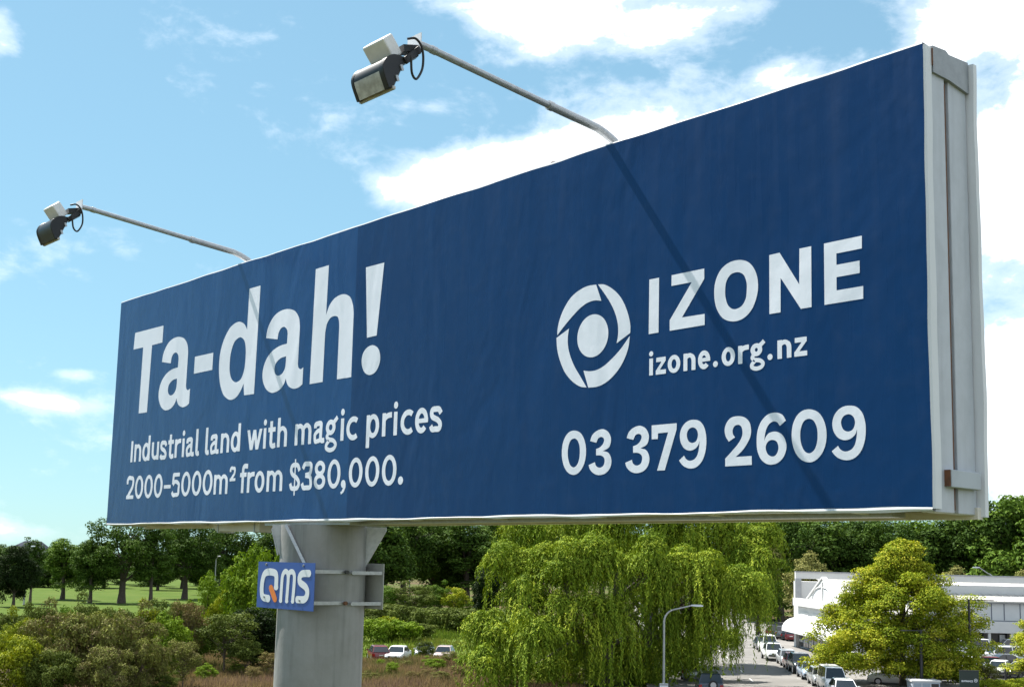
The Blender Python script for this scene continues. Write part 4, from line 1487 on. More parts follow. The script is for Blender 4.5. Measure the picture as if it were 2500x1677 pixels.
# --- park trees beyond the scrub: (pixel x, pixel y of base, top pixel y, width px, mesh, material, label)
PARK = [
    (32, 1481, 1328, 78, T_DENSE, G_CON, 'dark bluish green tree with thin trunk before the street lamp in the park'),
    (73, 1472, 1322, 56, T_TALL, G_DARK, 'narrow dark tree forking low between the bluish tree and the park lawn'),
    (152, 1463, 1312, 104, T_ROUND, G_MID, 'round mid green park tree on several splayed low limbs'),
    (219, 1471, 1316, 92, T_ROUND, G_PARK, 'dense dark park tree with short straight trunk beside the tallest one'),
    (296, 1472, 1246, 168, T_SPREAD, G_PARK, 'tallest spreading park tree with thick leaning trunk against the sky'),
    (367, 1474, 1296, 86, T_TALL, G_PARK, 'slim park tree with shaggy skirt of low leaves on the lawn'),
    (450, 1462, 1270, 140, T_WIDE, G_DARK, 'heavy dark tree with stout black trunk at the end of the lawn'),
    (540, 1452, 1280, 140, T_WIDE, G_DARK, 'dark open tree under the billboard with bits of sky showing through'),
    (655, 1448, 1285, 120, T_ROUND, G_DARK, 'dark tree partly behind the billboard pole and its gussets'),
]
for (px, by, ty, wpx, tm, mt, lab) in PARK:
    b = ground(px, by)
    hgt = (by - ty) / F * b.y
    wid = wpx / F * b.y
    w0 = max(v.co.x for v in tm[0].vertices) * 2 if False else {id(T_ROUND): 10.6, id(T_WIDE): 14.2, id(T_TALL): 8.4, id(T_DENSE): 12.6, id(T_SPREAD): 15.2}[id(tm)]
    s = hgt / 15.6
    plant('park_tree', lab, 'tree', b, tm[0], mt, tm[1], (wid / w0 * 1.3, wid / w0 * 1.3, s), rz=px * .37)

# --- far line of trees on the other side of the park
for i in range(22):
    px = -60 + i * 46 + 14 * math.sin(i * 2.3)
    p = at(px, 1380, 365 + 30 * math.sin(i * 1.7))
    plant('far_tree', 'distant dull green tree in the line closing the park', 'tree', (p.x, p.y, -1), (T_DENSE, T_ROUND, T_WIDE)[i % 3][0], (G_DARK, G_PARK, G_DARK)[i % 3], (T_DENSE, T_ROUND, T_WIDE)[i % 3][1], (1.15, 1.15, .70 + .14 * math.sin(i * 1.3)), rz=i * 1.1, group='line of trees on the far side of the park')

# --- dark wood behind the meadow and behind the white building
WOOD = []
for i, (px, dist, hgt, wid) in enumerate([(905, 262, 20, 17), (985, 285, 22, 18), (1060, 300, 22, 19), (1140, 290, 21, 18), (1215, 300, 22, 18), (1300, 310, 22, 20), (1385, 310, 23, 20), (1470, 310, 22, 19)]):
    p = at(px, 1400, dist)
    WOOD.append((p.x, p.y, hgt, wid, 'deep green tree of the dark wood beyond the meadow hedge', 'trees of the wood beyond the meadow', i))
for i, (px, dist, hgt, wid) in enumerate([(1850, 236, 20.4, 16), (1905, 228, 19.9, 15), (1960, 246, 21.4, 17), (2030, 232, 20.0, 17), (2105, 240, 20.8, 18), (2170, 232, 19.8, 17), (2240, 244, 21.0, 18), (2310, 236, 21.0, 17), (2375, 240, 21.9, 18), (2440, 232, 23.4, 19), (2500, 226, 25.4, 20), (2570, 232, 25.4, 20)]):
    p = at(px, 1390, dist)
    WOOD.append((p.x, p.y, hgt, wid, 'deep green tree of the wood behind the white building', 'trees of the wood behind the white building', i + 20))
for (x, y, hgt, wid, lab, grp, i) in WOOD:
    tm = (T_DENSE, T_WIDE, T_DENSE, T_ROUND)[i % 4]
    w0 = {id(T_ROUND): 10.6, id(T_WIDE): 14.2, id(T_DENSE): 12.6}[id(tm)]
    plant('wood_tree', lab, 'tree', (x, y, -.5), tm[0], (G_DARK, G_DARK, G_MID, G_DARK)[i % 4], tm[1], (wid / w0 * 1.1, wid / w0 * 1.1, hgt / 15.6), rz=i * 1.9, group=grp)
p = at(1835, 1300, 222)
plant('olive_tree', 'brownish olive tree at the edge of the wood behind the willow', 'tree', (p.x, p.y, 0), T_ROUND[0], G_OLIVE, T_ROUND[1], (1.25, 1.25, 1.12), rz=.7)

# --- pale silvery trees behind the white building
T_PALE = make_tree(31, 12, 3.6, 5.6, 6.4, 60, .95, .30, .40, 9, .25, hollow=.25, bottom=-.9)
for (px, dist, hgt, lab) in ((1978, 172, 12.5, 'pale silvery green tree behind the gable of the white building'), (2336, 190, 11.0, 'pale silvery tree rising behind the long white roof'), (2492, 185, 10.6, 'pale silvery tree behind the far end of the white roof')):
    p = at(px, 1390, dist)
    plant('silver_tree', lab, 'tree', (p.x, p.y, 0), T_PALE[0], G_PALE, T_PALE[1], (1.0, 1.0, hgt / 12.0), rz=px)
p = at(1915, 1500, 168)
plant('roadside_tree', 'dull green tree between the willow and the white building', 'tree', (p.x - 1.5, p.y + 10, 0), T_PALE[0], G_MID, T_PALE[1], (1.2, 1.2, .9), rz=2.0)

# --- golden oak in layers in front of the white building
def layered_tree(seed, h, r, n, leaf, dens):
    """broad crown of flat sprays, fuller below, ragged outline"""
    rs = np.random.RandomState(seed)
    cl = []
    lean = rs.rand(8) * 6.28
    while len(cl) < n:
        t = rs.rand() ** 1.15
        an = rs.rand() * 2 * math.pi
        edge = (1 - t ** 1.6) ** .90 * (.74 + .26 * min(1, t / .22))
        edge *= 1 + .17 * math.sin(an * 2 + lean[0] + t * 5) + .13 * math.sin(an * 3 + lean[1] - t * 9) + .10 * math.sin(an * 7 + lean[2] + t * 15)
        q = r * edge * (.30 + .74 * rs.rand() ** .55)
        s = r * (.075 + .080 * rs.rand())
        cl.append((q * math.cos(an), q * math.sin(an), h * (.13 + .85 * t) - .05 * q + rs.normal() * .2, s * 1.2, s * 1.2, s * .80))
    p, nn, t, ti = clump_leaves(cl, dens, leaf, seed + 1, flat=.25, shell=.3)
    L = leaf * (.7 + .6 * rs.rand(len(p)))
    me = leaf_mesh('crown', p, nn, t, L, L * .66, ti)
    mb = MB()
    branches(mb, rs, None, h * .93, h * .021, cl, 40)
    return me, mb.mesh('trunk', smooth=50)


T_OAK = layered_tree(41, 11.7, 7.3, 330, .17, .46)
b = ground(2204, 1676)
plant('golden_oak', 'golden green layered oak standing before the white building', 'tree', b, T_OAK[0], G_GOLD, T_OAK[1], (1.0, 1.0, 1.0), rz=.4)
p = ground(2640, 1665)
plant('golden_oak', 'smaller golden green oak reaching over the car park hedge', 'tree', p, T_OAK[0], G_GOLD, T_OAK[1], (.92, .92, .68), rz=2.6)

# --- the willow: weeping strands over several domes
def willow(seed, lobes, leaf_l, leaf_w):
    rs = np.random.RandomState(seed)
    P, Nn, T, TI = [], [], [], []
    parts = []
    for (x, y, z, r, drop, ns) in lobes:
        parts.append((x, y, z - .25, r * .92, drop, int(ns * .25), 0))
        for _ in range(7):
            an, q = rs.rand() * 6.283, r * .92 * math.sqrt(rs.rand())
            rr = r * (.26 + .24 * rs.rand())
            parts.append((x + q * math.cos(an), y + q * math.sin(an), z + r * .62 * (1 - (q / r) ** 2) - rr * .35 + rs.normal() * .32, rr, drop * (.20 + .24 * rs.rand()), int(ns * .14), 1))
    for (x, y, z, r, drop, ns, tufty) in parts:
        lt = rs.normal(0, .09)
        a = rs.rand(ns) * 2 * math.pi
        q = r * np.sqrt(rs.rand(ns)) * (1 + .15 * np.sin(a * 3 + x) + .12 * np.sin(a * 5 + z))
        tuft = .55 * np.sin(a * 4 + q * 2.9 + x) + .4 * np.sin(q * 4.1 + a * 2)
        x0, y0 = x + q * np.cos(a), y + q * np.sin(a)
        z0 = z + r * .75 * (1 - (q / r) ** 2) + tuft * .25
        ln = drop * (.4 + .85 * rs.rand(ns)) * (.35 + .75 * (q / r) ** 1.5)
        for i in range(ns):
            m = max(5, int(ln[i] / .10))
            s = np.linspace(0, 1, m)
            out = .55 * (1 - np.exp(-3 * s)) * min(1.0, q[i] / r)
            px = x0[i] + np.cos(a[i]) * out + .10 * np.sin(s * 5 + i) + rs.normal(0, .06, m)
            py = y0[i] + np.sin(a[i]) * out + .10 * np.cos(s * 4 + i) + rs.normal(0, .06, m)
            pz = np.maximum(z0[i] + .12 * np.sin(np.minimum(s * 4, 1.6)) - ln[i] * s, .25 + rs.rand() * .8)
            P.append(np.stack([px, py, pz], 1))
            d = np.tile(np.array([np.cos(a[i]), np.sin(a[i]), .25]), (m, 1)) + rs.normal(size=(m, 3)) * .42
            d[:, 2] += np.where(s < .30, 1.1, 0.0) * (1 if tufty else .5)
            Nn.append(unit(d))
            T.append(unit(np.stack([rs.normal(0, .4, m), rs.normal(0, .4, m), -np.ones(m)], 1)))
            TI.append(np.clip(rs.normal(.44, .18, m) + lt + .08 * tuft[i] + .15 * (s < .3), 0, 1))  # strand tops tinted yellower: sunlit look put into the leaf colour
    mounds = [(x, y, z + r * .22, r * .98, r * .98, r * .80) for (x, y, z, r, drop, ns, tufty) in parts if tufty]
    mounds += [(x, y, z - r * .10, r * .72, r * .72, r * .58) for (x, y, z, r, drop, ns) in lobes]
    mp_, mn_, mt_, mi_ = clump_leaves(mounds, .46, .22, seed + 5, aspect=.42, droop=.9, shell=.62)
    P.append(mp_); Nn.append(mn_); T.append(mt_); TI.append(mi_ * .9 + .04)
    p, nn, t, ti = map(np.concatenate, (P, Nn, T, TI))
    L = leaf_l * (.7 + .6 * rs.rand(len(p)))
    return leaf_mesh('crown', p, nn, t, L, leaf_w * (.8 + .4 * rs.rand(len(p))), ti)


WB = Vector((7.5, 98.0, 0))


def wl_lobe(px, py, dist, r_px, drop, ns):
    """dome whose top shows at a pixel"""
    p = at(px, py, dist)
    r = r_px / F * dist
    return (p.x - WB.x, p.y - WB.y, p.z - r * .62, r, drop, ns)


LOB = [
    # upper crown behind the board's lower edge
    wl_lobe(1290, 1262, 101, 85, 4.2, 320), wl_lobe(1420, 1225, 102, 130, 5.0, 520), wl_lobe(1560, 1215, 102, 130, 5.0, 520), wl_lobe(1690, 1235, 102, 125, 5.0, 480), wl_lobe(1800, 1275, 101, 100, 3.6, 460),
    # middle tier
    wl_lobe(1262, 1345, 94.5, 72, 3.6, 360), wl_lobe(1370, 1335, 93.5, 85, 3.6, 420), wl_lobe(1465, 1318, 93.5, 80, 3.8, 400), wl_lobe(1580, 1330, 93.5, 80, 4.2, 380), wl_lobe(1700, 1345, 94.5, 90, 4.2, 480), wl_lobe(1785, 1385, 95.5, 92, 4.0, 500), wl_lobe(1848, 1345, 98.5, 58, 3.2, 300),
    # lower tier
    wl_lobe(1285, 1432, 92, 66, 3.6, 360), wl_lobe(1400, 1455, 91, 66, 4.2, 380), wl_lobe(1200, 1495, 91, 62, 4.2, 400), wl_lobe(1300, 1520, 89, 70, 4.2, 420), wl_lobe(1600, 1425, 94, 60, 4.8, 320), wl_lobe(1730, 1440, 97, 60, 4.6, 380), wl_lobe(1828, 1440, 103, 50, 3.0, 260), wl_lobe(1500, 1480, 92, 70, 5.0, 360), wl_lobe(1670, 1490, 98, 66, 5.0, 340), wl_lobe(1190, 1590, 88.5, 46, 2.8, 260),
    # hanging skirts inside and behind
    wl_lobe(1390, 1545, 100.0, 62, 3.4, 440), wl_lobe(1460, 1560, 102.0, 62, 3.4, 440), wl_lobe(1540, 1545, 103.0, 62, 3.6, 440), wl_lobe(1620, 1555, 105.0, 62, 3.6, 440), wl_lobe(1695, 1550, 106.0, 56, 3.4, 380), wl_lobe(1755, 1525, 107.0, 46, 3.0, 300), wl_lobe(1480, 1610, 99.0, 60, 2.2, 360), wl_lobe(1570, 1615, 102.0, 60, 2.2, 360), wl_lobe(1350, 1610, 96.0, 56, 2.2, 340), wl_lobe(1260, 1600, 94.5, 50, 2.2, 300),
]
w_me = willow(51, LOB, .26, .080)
mb = MB()
rs = np.random.RandomState(52)
for (dx, dy, lean) in ((0, 0, (1.5, 1.0)), (3.2, 4.5, (2.0, 1.0))):
    cl = [l[:3] for l in LOB]
    m2 = MB()
    branches(m2, rs, None, 9.5, .62, cl, 16, lean)
    mb.add([(x + dx, y + dy, z) for x, y, z in m2.v], m2.f)
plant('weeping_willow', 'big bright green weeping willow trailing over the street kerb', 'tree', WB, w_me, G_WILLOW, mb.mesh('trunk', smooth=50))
LOB2 = [(0, 0, 9.2, 4.0, 5.0, 380), (3.2, 1.5, 8.0, 3.2, 5.2, 300), (-3, 1, 8.2, 3.4, 5.0, 300), (1.0, -2.6, 7.2, 3.2, 5.2, 320), (4.6, -1.2, 6.4, 2.4, 4.6, 240)]
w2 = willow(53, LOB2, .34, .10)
mb = MB()
branches(mb, rs, None, 8.5, .5, [l[:3] for l in LOB2], 8)
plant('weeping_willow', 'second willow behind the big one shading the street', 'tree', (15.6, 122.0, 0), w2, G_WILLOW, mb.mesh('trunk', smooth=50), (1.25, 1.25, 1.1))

# --- scrub in front of the park
B_A = make_tree(61, 5, 3.0, 2.5, 2.5, 60, .62, .17, .46, 3.2, .07, hollow=.3, bottom=-.95, limbs=30)
B_B = make_tree(62, 5, 3.4, 2.4, 2.4, 66, .70, .19, .46, 3.0, .07, hollow=.35, bottom=-.95, limbs=26)
B_S = make_tree(63, 5, 2.4, 2.2, 2.9, 46, .55, .15, .34, 3.8, .09, hollow=.15, bottom=-.8, limbs=40)      # sparse
B_T = make_tree(64, 5, 2.0, 2.7, 2.6, 56, .48, .17, .50, 3.6, .08, hollow=.3, bottom=-.95, squash=1.35, limbs=14)   # upright shoots
BUSH = [
    # px centre, base y, top y, width px, mesh, material, label
    (30, 1712, 1530, 190, B_B, G_YEL, 'bright yellow green bush nearest the road under the far end of the billboard'),
    (60, 1660, 1490, 130, B_A, G_YEL, 'yellow green shrub behind the bright bush beside the brown thicket'),
    (130, 1690, 1470, 170, B_A, G_OLIVE, 'olive brown bush at the shaded end of the brown thicket'),
    (215, 1700, 1466, 210, B_B, G_OLIVE, 'largest olive brown bush in the middle of the thicket'),
    (300, 1690, 1478, 170, B_A, G_OLIVE, 'olive brown bush with reddish leaves beside the yellow green shrub'),
    (205, 1640, 1455, 150, B_A, G_HEDGE, 'green topped bush behind the brown thicket below the park lawn'),
    (95, 1620, 1462, 110, B_B, G_HEDGE, 'low green bush behind the thicket near the park street lamp'),
    (345, 1640, 1468, 120, B_A, G_YEL, 'bright yellow green shrub glowing above the thicket'),
    (402, 1664, 1508, 120, B_T, G_LIGHT, 'green feathery shrub with dark side beside the brown thicket'),
    (455, 1640, 1462, 105, B_S, G_BROWN, 'greyish brown twiggy shrub with few leaves'),
    (425, 1600, 1452, 120, B_B, G_HEDGE, 'leafy green bush behind the twiggy shrub below the lawn'),
    (545, 1648, 1490, 170, B_S, G_HEDGE, 'open small leaved shrub on thin bare stems by the dry grass'),
    (500, 1662, 1618, 62, B_A, G_LIGHT, 'low soft green shrub at the foot of the open shrub'),
    (400, 1700, 1640, 80, B_A, G_HEDGE, 'low dull bush at the shaded foot of the thicket'),
    (545, 1590, 1415, 110, B_B, G_YEL, 'yellow leaved shrub before the tall bright green one'),
    (600, 1600, 1352, 150, B_T, G_LIGHT, 'tall bright green shrub with upright shoots behind the blue pole sign'),
    (655, 1610, 1345, 120, B_T, G_LIGHT, 'tall light green shrub partly hidden by the billboard pole'),
    (500, 1580, 1410, 90, B_T, G_LIGHT, 'fresh green shrub between the dark park tree and the yellow leaved shrub'),
    (20, 1640, 1478, 120, B_A, G_HEDGE, 'mid green bush filling the gap behind the bright yellow green bush'),
    (150, 1650, 1462, 130, B_B, G_MID, 'fresh green bush rising behind the shaded end of the thicket'),
    (265, 1650, 1460, 150, B_B, G_HEDGE, 'broad green bush behind the largest olive brown bush'),
    (395, 1640, 1470, 130, B_A, G_HEDGE, 'tangled green bush between the glowing shrub and the twiggy shrub'),
    (340, 1700, 1540, 130, B_B, G_OLIVE, 'olive bush at the dark foot of the thicket beside the feathery shrub'),
    (445, 1690, 1560, 110, B_S, G_OLIVE, 'thin olive bush in front of the twiggy shrub'),
    (255, 1715, 1560, 150, B_A, G_OLIVE, 'low reddish bush in front of the largest olive brown bush'),
    (120, 1715, 1570, 140, B_B, G_HEDGE, 'dark green bush between the bright bush and the reddish bush'),
    (478, 1630, 1500, 110, B_B, G_MID, 'leafy mid green bush beside the open small leaved shrub'),
    (600, 1652, 1560, 110, B_S, G_HEDGE, 'small leaved shrub by the black green hollow'),
    (668, 1660, 1590, 80, B_S, G_BROWN, 'low brownish scrub at the foot of the billboard pole'),
]
for i, (px, by, ty, wpx, tm, mt, lab) in enumerate(BUSH):
    b = ground(px, by)
    hgt, wid = (by - ty) / F * b.y, wpx / F * b.y
    w0 = {id(B_A): 6.2, id(B_B): 7.0, id(B_S): 4.9, id(B_T): 4.2}[id(tm)]
    plant('bush', lab, 'bush', b, tm[0], mt, tm[1], (wid / w0, wid / w0, hgt / 5.0), rz=i * 1.3, bark=m_twig)
# dark dense conifer in the hollow behind the pole
B_C = make_tree(65, 7, 1.9, 3.4, 3.4, 60, .70, .20, .62, 5.5, .12, hollow=.4, bottom=-.98, limbs=8)
for (px, by, ty, wpx, lab) in ((632, 1640, 1470, 120, 'black green dense shrub in the hollow behind the billboard pole'), (585, 1622, 1475, 80, 'dark evergreen shrub shaded by the tall light green ones')):
    b = ground(px, by)
    plant('evergreen_shrub', lab, 'bush', b, B_C[0], G_CON, B_C[1], (wpx / F * b.y / 4.0, wpx / F * b.y / 4.0, (by - ty) / F * b.y / 6.9), rz=px)

# --- beyond the meadow, between pole and willow
MID = [
    (930, 1497, 1418, 120, B_B, G_MID, 'green shrub beside the grey back of the pole sign'),
    (1010, 1499, 1420, 120, B_A, G_HEDGE, 'rounded green shrub in front of the dark wood'),
    (1060, 1496, 1418, 80, B_A, G_MID, 'small green shrub beside the golden one in front of the wood'),
    (1110, 1498, 1424, 80, B_B, G_GOLD, 'golden yellow shrub in front of the dark wood'),
    (1158, 1500, 1470, 60, B_A, G_LIGHT, 'little light green shrub between the golden one and the willow'),
]
for i, (px, by, ty, wpx, tm, mt, lab) in enumerate(MID):
    b = ground(px, by)
    hgt, wid = (by - ty) / F * b.y, wpx / F * b.y
    w0 = {id(B_A): 6.2, id(B_B): 7.0}[id(tm)]
    plant('shrub', lab, 'bush', b, tm[0], mt, tm[1], (wid / w0, wid / w0, hgt / 5.0), rz=i * 2.1, bark=m_twig)
b = ground(1185, 1502)
plant('conifer', 'dark upright conifer beside the willow at the edge of the wood', 'tree', b, B_C[0], G_CON, B_C[1], (1.5, 1.5, 1.35), rz=.5)
# bramble hedge across the meadow: low mounds
B_H = make_tree(66, 3, 2.6, 1.6, 1.2, 40, .62, .22, .55, 1.2, .06, hollow=.4, bottom=-.7, limbs=6)
for i, (px, by, hh) in enumerate(((905, 1512, 2.2), (955, 1510, 2.4), (1000, 1520, 2.6), (1045, 1534, 3.0), (1090, 1542, 3.2), (1130, 1545, 3.2), (1165, 1540, 3.0))):
    b = ground(px, by)
    plant('bramble_mound', 'dark bramble mound in the hedge crossing the meadow', 'bush', b, B_H[0], G_HEDGE, B_H[1], (1.25, 1.1, hh / 2.7), rz=i * 1.7, group='bramble mounds across the meadow')
for i, (px, by, hh) in enumerate(((905, 1566, 2.6), (945, 1562, 2.7), (985, 1566, 2.5), (1020, 1560, 2.0))):
    b = ground(px, by)
    plant('tall_weeds', 'light green clump of tall weeds behind the parked wrecks', 'bush', b, B_H[0], (G_LIGHT, G_YEL, G_LIGHT, G_HEDGE)[i], B_H[1], (1.05, .9, hh / 2.7), rz=i * 1.1 + .4, group='clumps of tall weeds in the meadow')
b = ground(1036, 1608)
plant('low_bush', 'small dark leaved bush hiding a pale car in the meadow', 'bush', b, B_A[0], G_HEDGE, B_A[1], (.34, .34, .40), rz=1.0, bark=m_twig)

# --- hedge and shrubs round the car park entrance
B_HG = make_tree(67, 3, 2.6, 1.3, 1.1, 44, .55, .15, .6, 1.2, .05, hollow=.45, bottom=-.8, limbs=4)
for i, px in enumerate((2420, 2465, 2510, 2555)):
    b = ground(px, 1700)
    plant('hedge_bush', 'golden green clipped hedge bush below the car park fence', 'bush', b, B_HG[0], G_GOLD, B_HG[1], (.62, .5, .62), rz=i * 1.2, group='hedge bushes below the car park fence')
b = ground(2412, 1690)
plant('shrub', 'scraggy olive shrub between the entrance sign and the hedge', 'bush', b, B_S[0], G_OLIVE, B_S[1], (.52, .52, .46), rz=.6, bark=m_twig)

for i, (px, by, sc_, mt) in enumerate(((860, 1640, .30, 0), (905, 1668, .26, 1), (960, 1650, .32, 0), (1010, 1672, .30, 2), (1060, 1640, .36, 0), (1100, 1628, .40, 1), (1120, 1662, .34, 2), (1075, 1668, .3, 1), (990, 1636, .24, 1), (620, 1668, .36, 2), (585, 1650, .3, 0), (1135, 1640, .42, 0), (930, 1630, .22, 0), (1040, 1655, .22, 2))):
    b = ground(px, by)
    plant('weed_clump', ('fresh green weed clump standing in the dry grass', 'olive weed clump standing in the dry grass', 'brown seeding weed clump standing in the dry grass')[mt], 'weed', b, (B_S, B_A, B_S)[i % 3][0], (G_LIGHT, G_OLIVE, G_BROWN)[mt], None, (sc_, sc_, sc_ * .75), rz=i * 1.9, group=('green weed clumps', 'olive weed clumps', 'brown weed clumps')[mt])

# --- long grass
def grass(name, region, n, hmin, hmax, mat, seed, wid=.05):
    rs = np.random.RandomState(seed)
    x0, x1, y0, y1 = region
    x, y = rs.uniform(x0, x1, n), rs.uniform(y0, y1, n)
    nz = .5 + .25 * np.sin(x * .55 + 1.3 * np.sin(y * .31)) + .25 * np.sin(y * .63 + 2 * np.sin(x * .21))
    keep = rs.rand(n) < .35 + .65 * nz
    x, y, nz = x[keep], y[keep], nz[keep]
    n = len(x)
    h = (hmin + (hmax - hmin) * rs.rand(n)) * (.55 + .7 * nz)
    a = rs.rand(n) * 2 * math.pi
    lean = rs.normal(0, .28, (n, 2)) * h[:, None]
    w = wid * (.6 + .8 * rs.rand(n))
    v = np.empty((n, 3, 3), np.float32)
    v[:, 0] = np.stack([x - w * np.cos(a), y - w * np.sin(a), np.zeros(n)], 1)
    v[:, 1] = np.stack([x + w * np.cos(a), y + w * np.sin(a), np.zeros(n)], 1)
    v[:, 2] = np.stack([x + lean[:, 0], y + lean[:, 1], h], 1)
    me = bpy.data.meshes.new(name)
    me.vertices.add(3 * n)
    me.vertices.foreach_set('co', v.ravel())
    me.loops.add(3 * n)
    me.loops.foreach_set('vertex_index', np.arange(3 * n, dtype=np.int32))
    me.polygons.add(n)
    me.polygons.foreach_set('loop_start', np.arange(0, 3 * n, 3, dtype=np.int32))
    me.update(calc_edges=True)
    at_ = me.attributes.new('tint', 'FLOAT', 'FACE')
    patch = .5 + .5 * np.sin(x * .33 + 2.1 * np.sin(y * .17 + 1)) * np.cos(y * .29 + 1.5 * np.sin(x * .23))
    at_.data.foreach_set('value', np.clip(patch * .75 + rs.normal(.12, .16, n), 0, 1).astype(np.float32))
    o = link(name, me, mat)
    o['kind'] = 'stuff'
    return o


G_DRY = leafmat('grass_dry', [(0.0595, 0.0875, 0.0210), (0.1540, 0.1155, 0.0560), (0.2100, 0.1505, 0.0805), (0.1330, 0.0840, 0.0700)], .3)
G_GRN = leafmat('grass_green', [(0.0525, 0.0875, 0.0126), (0.0875, 0.1225, 0.0196), (0.1400, 0.1400, 0.0350)], .35)
o = grass('dry_grass', (-34, 6, 84, 119), 110000, .25, .85, G_DRY, 71, .035)
tag(o, 'tall dry pinkish brown grass and weeds around the foot of the pole', 'grass')
o = grass('green_grass', (-46, 8, 116, 200), 70000, .2, .7, G_GRN, 72, .06)
tag(o, 'fresh green meadow grass between the cars and the bramble hedge', 'grass')

# ------------------------------------------------------------------ white showroom building
m_wwall = material('white_render', (0.56, 0.56, 0.56), 0.8, spec=.15, var=.3, var_scale=.8, var_color=(.47, .47, .47))
m_wroof = material('white_roof_sheet', (0.44, 0.425, 0.40), 0.6, spec=.15, var=.4, var_scale=.5, var_color=(.37, .355, .33))
m_sky = material('fibreglass_skylight', (0.20, 0.19, 0.16), 0.6, spec=.15, var=.5, var_scale=1.5, var_color=(.15, .14, .12))
m_ridge = material('grey_flashing', (0.30, 0.31, 0.33), 0.5, .2, var=.3)
m_dglass = material('dark_shop_glass', (0.02, 0.022, 0.026), 0.08, 0, .6)
m_dark = material('dark_recess', (0.035, 0.035, 0.04), .8)
m_frame = material('aluminium_frame', (.45, .45, .46), .4, .5)
m_grecess = material('grey_recess_wall', (.48, .50, .53), .8)
m_seal = material('panel_joint', (.12, .13, .16), .8)

A = thing('white_building', 'white showroom with gabled front, barrel awning and long skylit roof across the street', 'building', (35.4, 141.0, 0))
hw = 12.0
mb = MB()
mb.prism([(-hw, 0), (hw, 0), (hw, 5.1), (7.2, 5.9), (0, 8.4), (-7.2, 5.9), (-hw, 5.1)], 'x', 0.0, .35)
mb.build('facade', m_wwall, A)
MB().box(.35, 6.5, -hw + .02, hw - .02, 0, 5.05).build('wall', m_wwall, A)
MB().box(-.55, .0, -hw - .4, hw + .4, 5.02, 5.92).build('cornice', m_wwall, A, bevel=.03)
mb = MB()
mb.prism([(-hw - .2, 5.0), (0, 8.22), (hw + .2, 5.0), (hw + .2, 4.85), (0, 8.05), (-hw - .2, 4.85)], 'x', .36, 6.7)
mb.build('roof', m_wroof, A)
for s in (-1, 1):                               # coping of the gable
    mb = MB()
    mb.bar((.15, s * 7.4, 5.92), (.15, 0, 8.52), .55, .18)
    mb.build('coping', m_wwall, A)
    pts = [(s * .55, 5.96)] + [(s * (.55 + 4.0 * math.sin(a)), 5.96 + 1.45 * math.cos(a)) for a in np.linspace(0, math.pi / 2, 9)]
    mb = MB()
    mb.prism(pts, 'x', -.03, .02)
    mb.build('arch_recess', m_grecess, A)
    mb = MB()
    mb.tube([(-.05, p[0], p[1]) for p in pts[1:]], .10, 6)
    mb.build('arch_trim', m_rust if False else m_wwall, A)
MB().box(-.12, .0, -.22, .22, 5.93, 8.0).build('gable_pier', m_wwall, A)
# barrel awning
mb = MB()
pr = [(0.0, 3.55)] + [(-1.75 * math.sin(a), 2.05 + 1.5 * math.cos(a)) for a in np.linspace(.05, math.pi / 2, 9)] + [(-1.75, 1.95), (0, 1.95)]
mb.prism(pr, 'y', -hw + .6, hw + 1.2)
mb.build('awning', m_wwall, A, smooth=30)
for k in range(9):                               # ground floor glazing between piers
    y0 = -hw + .6 + k * 2.6
    f = MB().box(-.06, -.001, y0, y0 + 2.2, .25, 1.93).build('shop_window', m_dglass, A)
    MB().box(-.09, -.061, y0 + 1.06, y0 + 1.14, .26, 1.92).build('mullion', m_frame, f)
    MB().box(-.09, -.062, y0 + .02, y0 + 2.18, .80, 1.12).build('window_band', m_wwall, f)
MB().box(-.5, -.07, hw - .9, hw + .1, 0.0, 1.94).build('pier', m_wwall, A)
for k in range(4):
    y0 = -hw + 1.5 + k * 5.8
    f = MB().box(-.05, -.001, y0, y0 + 3.6, 3.62, 4.35).build('upper_panel', m_wwall, A)
# portal frame of the taller block behind the gable
MB().box(.1, 30, hw + 1.6, hw + 2.1, 8.25, 9.0).build('portal_beam', m_wwall, A)
MB().box(.1, 30.1, hw + 1.5, hw + 2.2, 9.0, 9.14).build('portal_cap', m_ridge, A)
MB().box(.1, .8, hw + 1.55, hw + 2.15, 5.0, 8.25).build('portal_post', m_ridge, A)
for k, x in enumerate((7.5, 9.3)):
    MB().box(x, x + .3, hw + .9, hw + 1.2, 7.2, 9.3).build('flue', m_ridge, A)
MB().box(.85, 30, hw + 1.9, hw + 6, 0, 7.9).build('rear_block', m_wwall, A)
# long hall to the right
HX0, HY = 8.0, 9.5
MB().box(HX0, HX0 + 70, HY, HY + 24, 0, 5.95).build('hall_wall', m_wwall, A)
mb = MB()
mb.add([(HX0 - 3, HY - .5, 5.98), (HX0 + 70, HY - .5, 5.98), (HX0 + 70, HY + 15, 8.35), (HX0 - 3, HY + 15, 8.35), (HX0 - 3, HY - .5, 6.14), (HX0 + 70, HY - .5, 6.14), (HX0 + 70, HY + 15, 8.5), (HX0 - 3, HY + 15, 8.5)],
       [(0, 1, 2, 3), (4, 5, 6, 7), (0, 1, 5, 4), (1, 2, 6, 5), (2, 3, 7, 6), (3, 0, 4, 7)])
hr = mb.build('hall_roof', m_wroof, A)
for k in range(11):
    x0 = HX0 - 3 + .7 + k * 6.5
    MB().box(x0, x0 + 6.4, HY + 14.8, HY + 15.6, 8.42, 8.95).build('ridge_flashing', m_ridge, hr)
sl = (8.5 - 6.14) / 15.5
